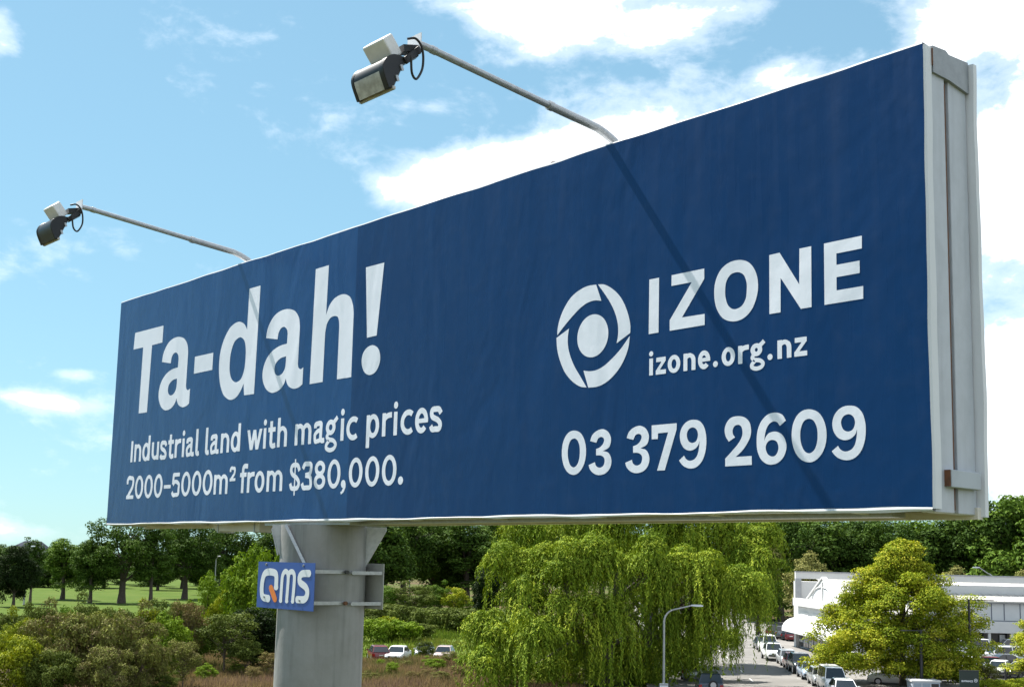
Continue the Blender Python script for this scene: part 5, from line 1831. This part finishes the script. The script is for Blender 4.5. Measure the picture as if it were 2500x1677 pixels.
for k in range(30):                              # skylight sheets
    x0 = HX0 + 2.0 + k * 2.05
    ya, yb = HY + 5.4, HY + 9.3
    mb = MB()
    mb.add([(x0, ya, 6.165 + (ya - HY + .5) * sl), (x0 + 1.25, ya, 6.165 + (ya - HY + .5) * sl), (x0 + 1.25, yb, 6.165 + (yb - HY + .5) * sl), (x0, yb, 6.165 + (yb - HY + .5) * sl)], [(0, 1, 2, 3)])
    mb.build('skylight', m_sky, hr)
for k in range(70):                              # standing seams
    x0 = HX0 - 2.5 + k * 1.03
    mb = MB()
    mb.bar((x0, HY - .5, 6.16), (x0, HY + 14.7, 6.16 + 15.2 * sl), .05, .05)
    mb.build('seam', m_wroof, hr)
MB().box(HX0 + 30, HX0 + 52, HY + 16, HY + 20, 8.0, 9.1).build('roof_plant', m_wwall, A)


def hx(px):                                      # photograph column on the hall front -> local x
    return at(px, 1480, 150.4).x - 35.4


MB().box(HX0, HX0 + 70, HY - .32, HY - .001, 5.86, 5.975).build('gutter', m_ridge, A)
for px in (2300, 2330, 2421, 2452, 2491, 2530):
    MB().box(hx(px) - .06, hx(px) + .06, HY - .02, HY + .0, 3.9, 5.85).build('panel_joint', m_seal, A)
MB().box(hx(2300), hx(2560), HY - .02, HY, 3.78, 3.86).build('panel_joint', m_seal, A)
MB().box(HX0, HX0 + 70, HY - 1.5, HY - .02, 2.45, 3.76).build('fascia', m_wwall, A)
MB().box(HX0 + .2, HX0 + 69, HY - .06, HY - .005, .1, 2.4).build('shopfront', m_dglass, A)
MB().box(hx(2455), hx(2457) + .35, HY - 1.4, HY - 1.0, 0, 2.44).build('post', m_wwall, A)
MB().box(hx(2405) - .2, hx(2405) + .1, HY - 1.4, HY - 1.0, 0, 2.44).build('post', m_wwall, A)
MB().box(hx(2437), hx(2450), HY - .3, HY - .08, 0.0, 2.2).build('glass_door', m_frame, A)
MB().box(hx(2475), hx(2600), HY - 1.1, HY - .07, 0, 2.44).build('shop_partition', m_dark, A)
ac = thing('air_conditioner', 'cream outdoor air conditioner with two stacked fans on the white wall', 'air conditioner', (35.4 + hx(2365), 141 + HY - .36, 3.95))
MB().box(-.48, .48, -.28, .30, 0, 1.35).build('case', material('cream_case', (.55, .52, .45), .5), ac)
for z in (.36, .98):
    mb = MB()
    mb.tube([(0, -.285, z), (0, -.31, z)], .28, 18)
    f = mb.build('fan_grille', m_dark, ac)
    mb = MB()
    mb.tube([(0, -.312, z), (0, -.325, z)], .07, 8)
    mb.build('fan_hub', m_frame, f)

# far house beyond the park
m_drf = material('dark_blue_roof', (.05, .055, .075), .9, spec=.05)
p = at(62, 1345, 420)
H2 = thing('far_building', 'far building with dark blue roof showing over the park trees', 'building', (p.x, p.y, 0))
H2.scale = (.8, .8, .93)
MB().box(-7, 7, 0, 10, 0, 11.0).build('wall', material('far_wall', (.4, .38, .36), .8), H2)
mb = MB()
mb.add([(-7.5, -.5, 11.0), (7.5, -.5, 11.0), (7.5, 10.5, 11.0), (-7.5, 10.5, 11.0), (-2.5, 5, 14.0), (4.5, 5, 14.0)], [(0, 1, 5, 4), (1, 2, 5), (2, 3, 4, 5), (3, 0, 4), (0, 3, 2, 1)])
mb.build('roof', m_drf, H2)
for x in (-4.5, -1.5, 1.5, 4.5):
    MB().box(x - .6, x + .6, -.06, -.002, 8.2, 10.2).build('window', m_dglass, H2)

# ------------------------------------------------------------------ street furniture
m_lampgrey = material('lamp_pole_grey', (.36, .37, .38), .45, .4, var=.3)
m_lampblk = material('lamp_pole_black', (.020, .020, .024), .5, .1)


def lamp_post(name, label, base, top_z, arm_vec, r, mat, head=(.55, .18, .10), bend=True, group=None):
    t = thing(name, label, 'lamp post', base, 0, group)
    a = Vector(arm_vec)
    mb = MB()
    if bend:
        k = min(1.0, a.length * .45)
        d = Vector((a.x, a.y, 0)).normalized()
        pts = [(0, 0, 0), (0, 0, top_z * .5), (0, 0, top_z - k)]
        for q in np.linspace(.2, 1, 6):
            an = q * math.radians(78)
            pts.append(tuple(d * (k * (1 - math.cos(an))) + Vector((0, 0, top_z - k + k * math.sin(an)))))
        pts.append(tuple(a + Vector((0, 0, top_z))))
        n = len(pts)
        mb.tube(pts, [r * 1.25, r] + [r * (.95 - .5 * i / n) for i in range(n - 2)], 12)
        mb.build('pole', mat, t, smooth=40)
        tip = a + Vector((0, 0, top_z))
    else:
        mb.tube([(0, 0, 0), (0, 0, top_z)], [r, r * .85], 12)
        mb.build('pole', mat, t, smooth=40)
        mb = MB()
        mb.bar((-a.normalized() * r), a, .06, .06) if False else mb.bar(Vector((0, 0, top_z - .05)) - a.normalized() * r, Vector((0, 0, top_z - .05)) + a, .09, .07)
        mb.build('arm', mat, t)
        tip = a + Vector((0, 0, top_z - .05))
    d = Vector((a.x, a.y, 0)).normalized()
    mb = MB()
    s = Vector((-d.y, d.x, 0))
    L, Wd, H = head
    ring = lambda k, w, h0, h1: [tip + d * k + s * (-w) + Vector((0, 0, h0)), tip + d * k + s * w + Vector((0, 0, h0)), tip + d * k + s * w * .7 + Vector((0, 0, h1)), tip + d * k - s * w * .7 + Vector((0, 0, h1))]
    mb.loft([ring(-.1, Wd * .3, -H * .3, H * .4), ring(L * .3, Wd * .5, -H * .5, H * .5), ring(L * .8, Wd * .5, -H * .5, H * .4), ring(L, Wd * .3, -H * .4, H * .1)])
    hd = mb.build('lamp_head', mat if not bend else material('lamp_head_grey', (.5, .51, .53), .35, .3), t)
    mb = MB()
    mb.loft([ring(L * .35, Wd * .4, -H * .62, -H * .52), ring(L * .78, Wd * .4, -H * .62, -H * .52)])
    mb.build('lens', material('lamp_lens', (.7, .7, .68), .2), hd)
    mb = MB()
    mb.tube([(0, 0, -.02), (0, 0, .12)], [r * 2.2, r * 1.9], 10)
    mb.build('base', mat, t)
    return t


b = ground(1620, 1702)
tp = at(1632, 1486, b.y)
ar = at(1690, 1477, b.y)
SL = lamp_post('street_lamp', 'tall grey street lamp with curved arm in front of the willow', b, tp.z, (ar.x - b.x, -.2, ar.z - tp.z), .085, m_lampgrey, (.75, .26, .14))
sg = thing('street_sign', 'small white sign plate fixed round the grey street lamp', 'sign', (b.x, b.y - .12, 0))
zt = at(1622, 1667, b.y).z
MB().box(-.30, .30, -.02, .0, zt - .75, zt).build('plate', m_plate, sg)
MB().box(-.27, .27, -.024, -.0205, zt - .14, zt - .04).build('plate_band', m_bracket, sg)
for k in (.2, .55):
    MB().box(-.07, .07, .0, .22, zt - k - .02, zt - k + .02).build('clamp', m_galv, sg)
b = ground(2251, 1692)
lamp_post('car_park_lamp', 'black car park lamp with square arm in front of the golden oak', b, at(2251, 1537, b.y).z, (at(2210, 1540, b.y).x - b.x, -.3, 0), .14, m_lampblk, (.5, .3, .07), bend=False)
b = ground(2371, 1688)
lamp_post('car_park_lamp', 'slim black car park lamp rising before the air conditioner and white wall', b, at(2371, 1462, b.y).z, (at(2408, 1465, b.y).x - b.x, -.3, 0), .10, m_lampblk, (.5, .3, .07), bend=False)
for (px, by, ty, dx, lab) in ((58, 1475, 1342, 24, 'thin street lamp in the park by the bluish tree'), (522, 1465, 1362, 13, 'street lamp half hidden by the bright shrubs near the dark park tree'), (999, 1462, 1366, 4, 'slender street lamp in front of the dark wood beyond the meadow')):
    b = ground(px, by)
    z = at(px, ty, b.y).z
    e = at(px + dx, ty - dx * .38, b.y)
    lamp_post('park_lamp', lab, b, z, (max(e.x - b.x, .3), -.8, max(e.z - z, .1)), .13, m_lampgrey, (1.0, .35, .2))
p = at(2425, 1398, 195)
lamp_post('street_lamp', 'street lamp head showing above the far end of the white roof', (p.x, p.y, 0), at(2440, 1400, 195).z, (-2.2, 0, .9), .12, m_lampgrey, (1.0, .35, .2))

# entrance sign
b = ground(2368, 1706)
b.z = .03
ES = thing('entrance_sign', 'dark green sign reading ENTRANCE with a round arrow beside the hedge', 'sign', b)
eh = at(2368, 1638, b.y).z
ew = 46 / F * b.y
m_egreen = material('sign_dark_green', (.010, .022, .018), .4)
MB().box(-ew / 2, ew / 2, 0, .14, 0, eh).build('panel', m_egreen, ES, bevel=.02)
MB().box(-ew / 2 - .02, ew / 2 + .02, -.01, .15, eh, eh + .05).build('cap', m_lampblk, ES)
fc = bpy.data.curves.new('entrance_text', 'FONT')
fc.body = 'ENTRANCE'
fc.size = .26
fc.align_x = 'CENTER'
fc.offset = .006
fo = bpy.data.objects.new('entrance_text', fc)
COL.objects.link(fo)
dg = bpy.context.evaluated_depsgraph_get()
me = bpy.data.meshes.new_from_object(fo.evaluated_get(dg))
COL.objects.unlink(fo)
bpy.data.objects.remove(fo)
me.materials.clear()
xs = [v.co.x for v in me.vertices]
k = ew * .58 / (max(xs) - min(xs))
for v in me.vertices:
    v.co = (v.co.x * k - ew * .12, -.004, v.co.y * k * 1.1 + at(2368, 1665, b.y).z)
o = link('lettering', me, m_qwhite, ES)
o['label'] = 'white lettering reading ENTRANCE'
zc = at(2368, 1661, b.y).z
mb = MB()
fill(mb, [np.array(arc(ew * .33, zc, .13, .13, 0, 350, 30)), np.array(arc(ew * .33, zc, .10, .10, 0, 350, 30))], -.004)
o = mb.build('round_mark', m_qwhite, ES)
mb = MB()
fill(mb, [np.array([(ew * .33 - .07, zc - .015), (ew * .33 + .0, zc - .015), (ew * .33 + .0, zc - .05), (ew * .33 + .075, zc), (ew * .33, zc + .05), (ew * .33, zc + .015), (ew * .33 - .07, zc + .015)])], -.004)
mb.build('arrow', m_qwhite, ES)

# steel fence round the car park
def fence(label, p0, p1, h):
    p0, p1 = Vector((p0[0], p0[1], 0)), Vector((p1[0], p1[1], 0))
    L = (p1 - p0).length
    t = thing('steel_fence', label, 'fence', (p0.x, p0.y, .03), math.atan2(p1.y - p0.y, p1.x - p0.x), 'steel fences round the car park')
    for z in (.15, h - .18):
        MB().box(0, L, -.02, .02, z, z + .04).build('rail', m_lampblk, t)
    pm = MB().box(-.012, .012, -.012, .012, .05, h).mesh('pale')
    pm.materials.append(m_lampblk)
    n = int(L / .14)
    for i in range(n):
        if i % 18:
            o = link('pale', pm, None, t)
            o.location = (i * L / n, 0, 0)
    for i in range(0, n + 1, 18):
        MB().box(i * L / n - .05, i * L / n + .05, -.05, .05, 0, h + .12).build('post', m_lampblk, t)
    return t


fence('black steel paling fence between the golden oak and the entrance sign', ground(2262, 1664), ground(2345, 1664), 1.35)
fence('black steel paling fence behind the hedge below the parked cars', ground(2392, 1668), ground(2545, 1668), 1.1)
# ticket booth under the oak
b = ground(2262, 1698)
TB = thing('ticket_booth', 'small pale glazed booth at the foot of the golden oak', 'booth', (b.x, b.y, .03))
bw, bh = 66 / F * b.y, at(2262, 1661, b.y).z
MB().box(-bw / 2, bw / 2, 0, 1.3, 0, bh - .12).build('wall', material('booth_blue_grey', (.33, .38, .45), .6), TB)
MB().box(-bw / 2 - .08, bw / 2 + .08, -.08, 1.38, bh - .12, bh).build('roof', m_wwall, TB)
for k in range(3):
    x0 = -bw / 2 + .06 + k * (bw - .06) / 3
    f = MB().box(x0, x0 + (bw - .06) / 3 - .1, -.02, -.002, .25, bh - .25).build('window', m_dglass if k == 2 else material('booth_pane', (.22, .27, .33), .2), TB)
    MB().box(x0 - .03, x0, -.04, -.001, .2, bh - .2).build('frame', m_wwall, f)
# hoop rails on the footpath
for i, (px, by) in enumerate(((1998, 1609), (2040, 1622))):
    b = ground(px, by)
    t = thing('hoop_rail', 'bare steel hoop rail standing on the footpath', 'rail', (b.x, b.y, .13), -.2, 'hoop rails on the footpath')
    mb = MB()
    mb.tube([(0, 0, 0), (0, 0, .95), (.06, 0, 1.02), (.8, 0, 1.02), (.86, 0, .95), (.86, 0, 0)], .03, 8)
    mb.build('hoop', m_galv, t, smooth=40)
    for x in (0, .86):
        MB().box(x - .07, x + .07, -.07, .07, 0, .015).build('foot_plate', m_galv, t)

# ------------------------------------------------------------------ cars
m_tyre = material('tyre', (.018, .018, .019), .85)
m_rim = material('alloy_rim', (.40, .40, .42), .35, .6)
m_cglass = material('car_glass', (.018, .022, .026), .05, 0, .7)
m_head = material('headlight', (.60, .62, .64), .12, .2)
m_tail = material('tail_light', (.30, .012, .012), .2)
m_plast = material('black_plastic', (.022, .022, .024), .6)
m_nplate = material('number_plate', (.62, .62, .60), .4)
PAINT = {}


def paint(name, c, metal=.0):
    if name not in PAINT:
        PAINT[name] = material('paint_' + name, c, .28, metal, .5, coat=.6)
    return PAINT[name]


WHITE = paint('white', (.84, .84, .84))
SILVER = paint('silver', (.42, .44, .46), .4)
BLUEISH = paint('pale_blue', (.38, .46, .58), .3)
RED = paint('dark_red', (.16, .016, .020), .2)
BLACK = paint('black', (.014, .015, .018), .2)
NAVY = paint('navy', (.018, .030, .050), .3)
GREY = paint('grey', (.11, .115, .125), .4)
PINKG = paint('faded_pink', (.45, .36, .34))
CARS = {
    # length, width, height, bonnet z, belt z, y of (rear base, rear roof, front roof, screen base), boot z
    'hatch': (4.0, 1.70, 1.47, .86, .92, (-1.92, -1.35, .35, 1.05), .92),
    'sedan': (4.5, 1.75, 1.43, .84, .90, (-1.55, -.85, .40, 1.15), .95),
    'wagon': (4.5, 1.75, 1.46, .85, .92, (-2.15, -1.75, .40, 1.15), .92),
    'suv': (4.5, 1.82, 1.76, 1.05, 1.10, (-2.12, -1.90, .45, 1.10), 1.10),
    'van': (4.6, 1.70, 1.98, 1.10, 1.15, (-2.22, -2.10, 1.15, 1.85), 1.15),
    'ute': (5.1, 1.82, 1.74, 1.02, 1.06, (-.55, -.35, .55, 1.25), 1.02),
    'canopy': (5.1, 1.82, 1.80, 1.02, 1.06, (-2.45, -2.40, .55, 1.25), 1.02),
}


def make_car(kind):
    L, Wd, H, zb, zbelt, ys, zboot = CARS[kind]
    t = bpy.data.objects.new('parked_car', None)
    COL.objects.link(t)
    h = Wd / 2
    zl = .24 if kind not in ('suv', 'ute', 'canopy') else .36
    y0, y1 = -L / 2, L / 2
    rb, rr, fr, sb = ys

    def ring(y, lo, top, w, ):
        return [(-w * .90, y, lo), (-w, y, lo + .16), (-w, y, top - .16), (-w * .94, y, top - .04), (-w * .80, y, top), (w * .80, y, top), (w * .94, y, top - .04), (w, y, top - .16), (w, y, lo + .16), (w * .90, y, lo)]
    st = [(y0, zl + .16, zboot - .20, h * .88), (y0 + .10, zl + .05, zboot - .03, h * .96), (rb, zl, zboot, h), ((rb + sb) / 2, zl, zbelt, h), (sb, zl, zbelt, h), (sb + (y1 - sb) * .55, zl, zb + .02, h * .985), (y1 - .16, zl + .02, zb - .10, h * .94), (y1, zl + .14, zb - .28, h * .84)]
    mb = MB()
    mb.loft([ring(*s) for s in st])
    body = mb.build('body', WHITE, t, smooth=40)
    wt = h * .74
    wb_ = h * .95
    q = {'rbL': (-wb_, rb, zbelt - .01), 'rbR': (wb_, rb, zbelt - .01), 'sbL': (-wb_, sb, zbelt - .01), 'sbR': (wb_, sb, zbelt - .01), 'rrL': (-wt, rr, H - .05), 'rrR': (wt, rr, H - .05), 'frL': (-wt, fr, H - .05), 'frR': (wt, fr, H - .05)}

    def face(name, ks, m):
        mb = MB()
        P = [Vector(q[k]) for k in ks]
        c = sum(P, Vector()) / 4
        n = (P[1] - P[0]).cross(P[2] - P[0]).normalized()
        if n.dot(c - Vector((0, (rb + sb) / 2, 1.0))) < 0:
            n = -n
        P = [c + (p - c) * .93 for p in P]
        mb.add([p + n * .012 for p in P] + [p - n * .02 for p in P], [(0, 1, 2, 3), (7, 6, 5, 4), (0, 1, 5, 4), (1, 2, 6, 5), (2, 3, 7, 6), (3, 0, 4, 7)])
        return mb.build(name, m, t)
    # cabin shell (painted) with glass let into each side
    mb = MB()
    mb.loft([[q['rbL'], q['rbR'], q['sbR'], q['sbL']], [q['rrL'], q['rrR'], q['frR'], q['frL']]])
    shell = mb.build('cabin', WHITE, t)
    face('windscreen', ('sbL', 'sbR', 'frR', 'frL'), m_cglass)
    face('rear_window', ('rbL', 'rbR', 'rrR', 'rrL'), m_cglass)
    for s in 'LR':
        if kind == 'canopy':
            pass
        w = face('side_window', ('rb' + s, 'sb' + s, 'fr' + s, 'rr' + s), m_cglass)
        sx = -1 if s == 'L' else 1
        for yy in ([.0, -1.0] if kind not in ('ute',) else []):
            mb = MB()
            mb.bar((sx * (wb_ + .012), yy, zbelt), (sx * (wt + .014), yy * .97, H - .07), .03, .09, (0, 1, 0))
            mb.build('door_pillar', WHITE if kind == 'canopy' and yy < -.5 else m_plast, w)
    mb = MB()
    mb.loft([[(-wt, rr - .03, H - .06), (wt, rr - .03, H - .06), (wt, fr + .03, H - .06), (-wt, fr + .03, H - .06)], [(-wt * .9, rr + .08, H), (wt * .9, rr + .08, H), (wt * .9, fr - .1, H), (-wt * .9, fr - .1, H)]])
    mb.build('roof', WHITE, t)
    wr = .31 if zl < .3 else .36
    for sx in (-1, 1):
        for yy in (y0 + .82, y1 - .86):
            mb = MB()
            mb.tube([(sx * (h - .19), yy, wr), (sx * (h + .01), yy, wr)], wr, 16)
            w = mb.build('wheel', m_tyre, t)
            mb = MB()
            mb.tube([(sx * (h + .012), yy, wr), (sx * (h + .02), yy, wr)], wr * .62, 12)
            mb.build('rim', m_rim, w)
        mb = MB()
        mb.loft([[(sx * h * .50, y1 - .075, zb - .30), (sx * h * .86, y1 - .16, zb - .28), (sx * h * .90, y1 - .22, zb - .14), (sx * h * .52, y1 - .11, zb - .17)], [(sx * h * .50, y1 + .0, zb - .30), (sx * h * .86, y1 - .06, zb - .28), (sx * h * .90, y1 - .14, zb - .14), (sx * h * .52, y1 - .06, zb - .17)]])
        mb.build('headlight', m_head, t)
        MB().box(min(sx * h * .70, sx * h * .95), max(sx * h * .70, sx * h * .95), y0 - .015, y0 + .14, zboot - .34, zboot - .12).build('tail_light', m_tail, t)
        MB().box(min(sx * h * .98, sx * (h + .17)), max(sx * h * .98, sx * (h + .17)), sb - .28, sb - .16, zbelt + .0, zbelt + .14).build('mirror', WHITE, t)
    MB().box(-h * .48, h * .48, y1 - .06, y1 + .012, zb - .33, zb - .20).build('grille', m_plast, t)
    MB().box(-h * .80, h * .80, y1 - .10, y1 + .02, zl + .14, zl + .27).build('front_bumper_intake', m_plast, t)
    MB().box(-.20, .20, y1 + .0, y1 + .026, zl + .30, zl + .40).build('number_plate', m_nplate, t)
    MB().box(-.20, .20, y0 - .02, y0 + .02, zl + .36, zl + .46).build('number_plate', m_nplate, t)
    if kind == 'ute':
        MB().box(-h * .82, h * .82, y0 + .12, rb - .12, zboot - .012, zboot + .02).build('tray_cover', m_plast, t)
    register(t)
    return t


PROTO = {}
FIRST = set()


def car(kind, label, px, by, color, heading, group=None, cat='car', z=0.016, loc=None, scale=1.0):
    if kind not in PROTO:
        PROTO[kind] = make_car(kind)
    if kind not in FIRST:
        FIRST.add(kind)
        o = PROTO[kind]
        made[kind] = o
    else:
        o = copy_tree(PROTO[kind])
    b = Vector(loc) if loc else ground(px, by)
    o.location = (b.x, b.y, z)
    o.rotation_euler = (0, 0, heading)
    o.scale = (scale,) * 3
    tag(o, label, cat, group)
    todo.append((o, color))
    return o


made, todo = {}, []
FACE = math.atan2(-RD.x, RD.y) + math.pi         # nose towards the camera along the street
AWAY = FACE + math.pi


def on_row(s, off=-1.15):
    x, y = road_pt(s, off)
    return (x, y, 0)


# the row along the right-hand kerb (distance along the kerb from the white van)
ROW = [
    ('hatch', 'white small car parked nose first beside the white van at the kerb', -5.2, WHITE),
    ('van', 'boxy white van parked at the kerb between a small white car and a silver car', .2, WHITE),
    ('hatch', 'silver hatchback squeezed behind the white van at the kerb', 6.0, SILVER),
    ('sedan', 'pale blue sedan parked at the kerb before the dark cars', 12.2, BLUEISH),
    ('suv', 'black wagon with roof rails behind the pale blue sedan', 17.8, BLACK),
    ('hatch', 'dark red car in the kerb row behind the black wagon', 22.6, RED),
    ('wagon', 'silver wagon in the kerb row behind the dark red car', 27.2, SILVER),
    ('ute', 'white pickup with black bumper facing down the open street', 33.4, WHITE),
    ('hatch', 'navy hatchback behind the white pickup at the kerb', 39.4, NAVY),
    ('van', 'white van far up the kerb row under the willow fringe', 44.6, WHITE),
    ('sedan', 'dark blue sedan farthest up the kerb row', 50.4, NAVY),
]
for kind, lab, s, c in ROW:
    car(kind, lab, 0, 0, c, FACE + (.03 if s > 30 else 0), group='cars parked along the kerb', loc=on_row(s, -1.15 if abs(s - 33.4) > 1 else -1.9), cat={'van': 'van', 'ute': 'pickup'}.get(kind, 'car'))
# far row parked tail out beyond the building corner
for i, (px, by, kind, c, lab) in enumerate(((1893, 1556, 'hatch', RED, 'dark red hatchback at the shaded end of the far row beside the building'), (1906, 1559, 'suv', BLACK, 'black four wheel drive in the far row with red tail lights'), (1919, 1562, 'suv', GREY, 'grey four wheel drive in the far row beside the building'), (1931, 1564, 'hatch', BLACK, 'black hatchback in the far row near the white wall'), (1943, 1566, 'wagon', RED, 'red wagon in the far row tight against the white building'))):
    car(kind, lab, px, by, c, math.radians(-28), group='cars in the far row', z=.14)
# dark off-roader under the willow
sv = car('suv', 'dark navy off-roader with spare wheel on its tail parked under the willow', 1731, 1698, NAVY, AWAY, loc=(*ground(1731, 1698)[:2], 0))
car('hatch', 'pale car glimpsed behind the willow fringe ahead of the off-roader', 0, 0, SILVER, AWAY, loc=(*road_pt(8.5, -11.6), 0))
# cars standing in the rough meadow
car('hatch', 'dark red hatchback standing in the long meadow grass', 923, 1611, RED, math.radians(14), z=-.05, cat='car')
car('sedan', 'white sedan with wipers facing the dry grass in the meadow', 971, 1612, WHITE, math.radians(172), z=-.05, cat='car')
car('hatch', 'pale silver car hidden behind the small dark bush in the meadow', 1036, 1600, SILVER, math.radians(178), z=-.25)
car('hatch', 'faded pinkish grey car sunk in weeds beside the willow', 1084, 1604, PINKG, math.radians(175), z=-.35)
# car park
CP = [
    ('sedan', 'white sedan half in the shade of the golden oak by the fence corner', 2072, 1626, WHITE, 100),
    ('van', 'white van parked under the oak at the building front', 2366, 1602, WHITE, 95),
    ('canopy', 'white pickup with windowed canopy parked across the car park', 2443, 1619, WHITE, 93),
    ('ute', 'white pickup nosing towards the shopfront entrance', 2466, 1596, WHITE, 88),
    ('sedan', 'dark grey sedan in front of the shopfront opening', 2415, 1592, GREY, 92),
    ('sedan', 'low black coupe behind the canopied pickup', 2450, 1633, BLACK, 92),
    ('hatch', 'white hatchback with glossy screen beside the fence hedge', 2440, 1652, WHITE, 150),
    ('sedan', 'silver sedan nearest the hedge end of the car park', 2497, 1654, SILVER, 120),
    ('hatch', 'white hatchback with red tail behind the entrance sign', 2360, 1639, WHITE, 60),
    ('hatch', 'small red hatchback showing between sign and shrub', 2400, 1640, RED, 80),
    ('sedan', 'black sedan behind the paling fence under the oak', 2306, 1664, BLACK, 91),
    ('hatch', 'white car by the oak trunk near the booth', 2180, 1672, WHITE, 70),
    ('suv', 'silver four wheel drive at the far end of the canopied pickup row', 2520, 1624, SILVER, 95),
]
for kind, lab, px, by, c, deg in CP:
    car(kind, lab, px, by, c, math.radians(deg), group='cars in the car park', z=.03, cat={'van': 'van', 'ute': 'pickup', 'canopy': 'pickup'}.get(kind, 'car'))


def body_paint(o, m):
    for c in o.children:
        if c.name.split('.')[0] in ('body', 'cabin', 'roof', 'mirror'):
            c.material_slots[0].link = 'OBJECT'
            c.material_slots[0].material = m


for o, m in todo:
    body_paint(o, m)
mb = MB()
mb.tube([(.15, -2.42, .98), (.15, -2.24, .98)], .33, 18)
w = mb.build('spare_wheel', m_tyre, sv)
mb = MB()
mb.tube([(.15, -2.44, .98), (.15, -2.425, .98)], .21, 14)
mb.build('rim', m_rim, w)
for sx in (-.6, .6):
    mb = MB()
    mb.tube([(sx, -1.7, 1.80), (sx, .3, 1.80)], .025, 6)
    mb.build('roof_rail', m_rim, sv)
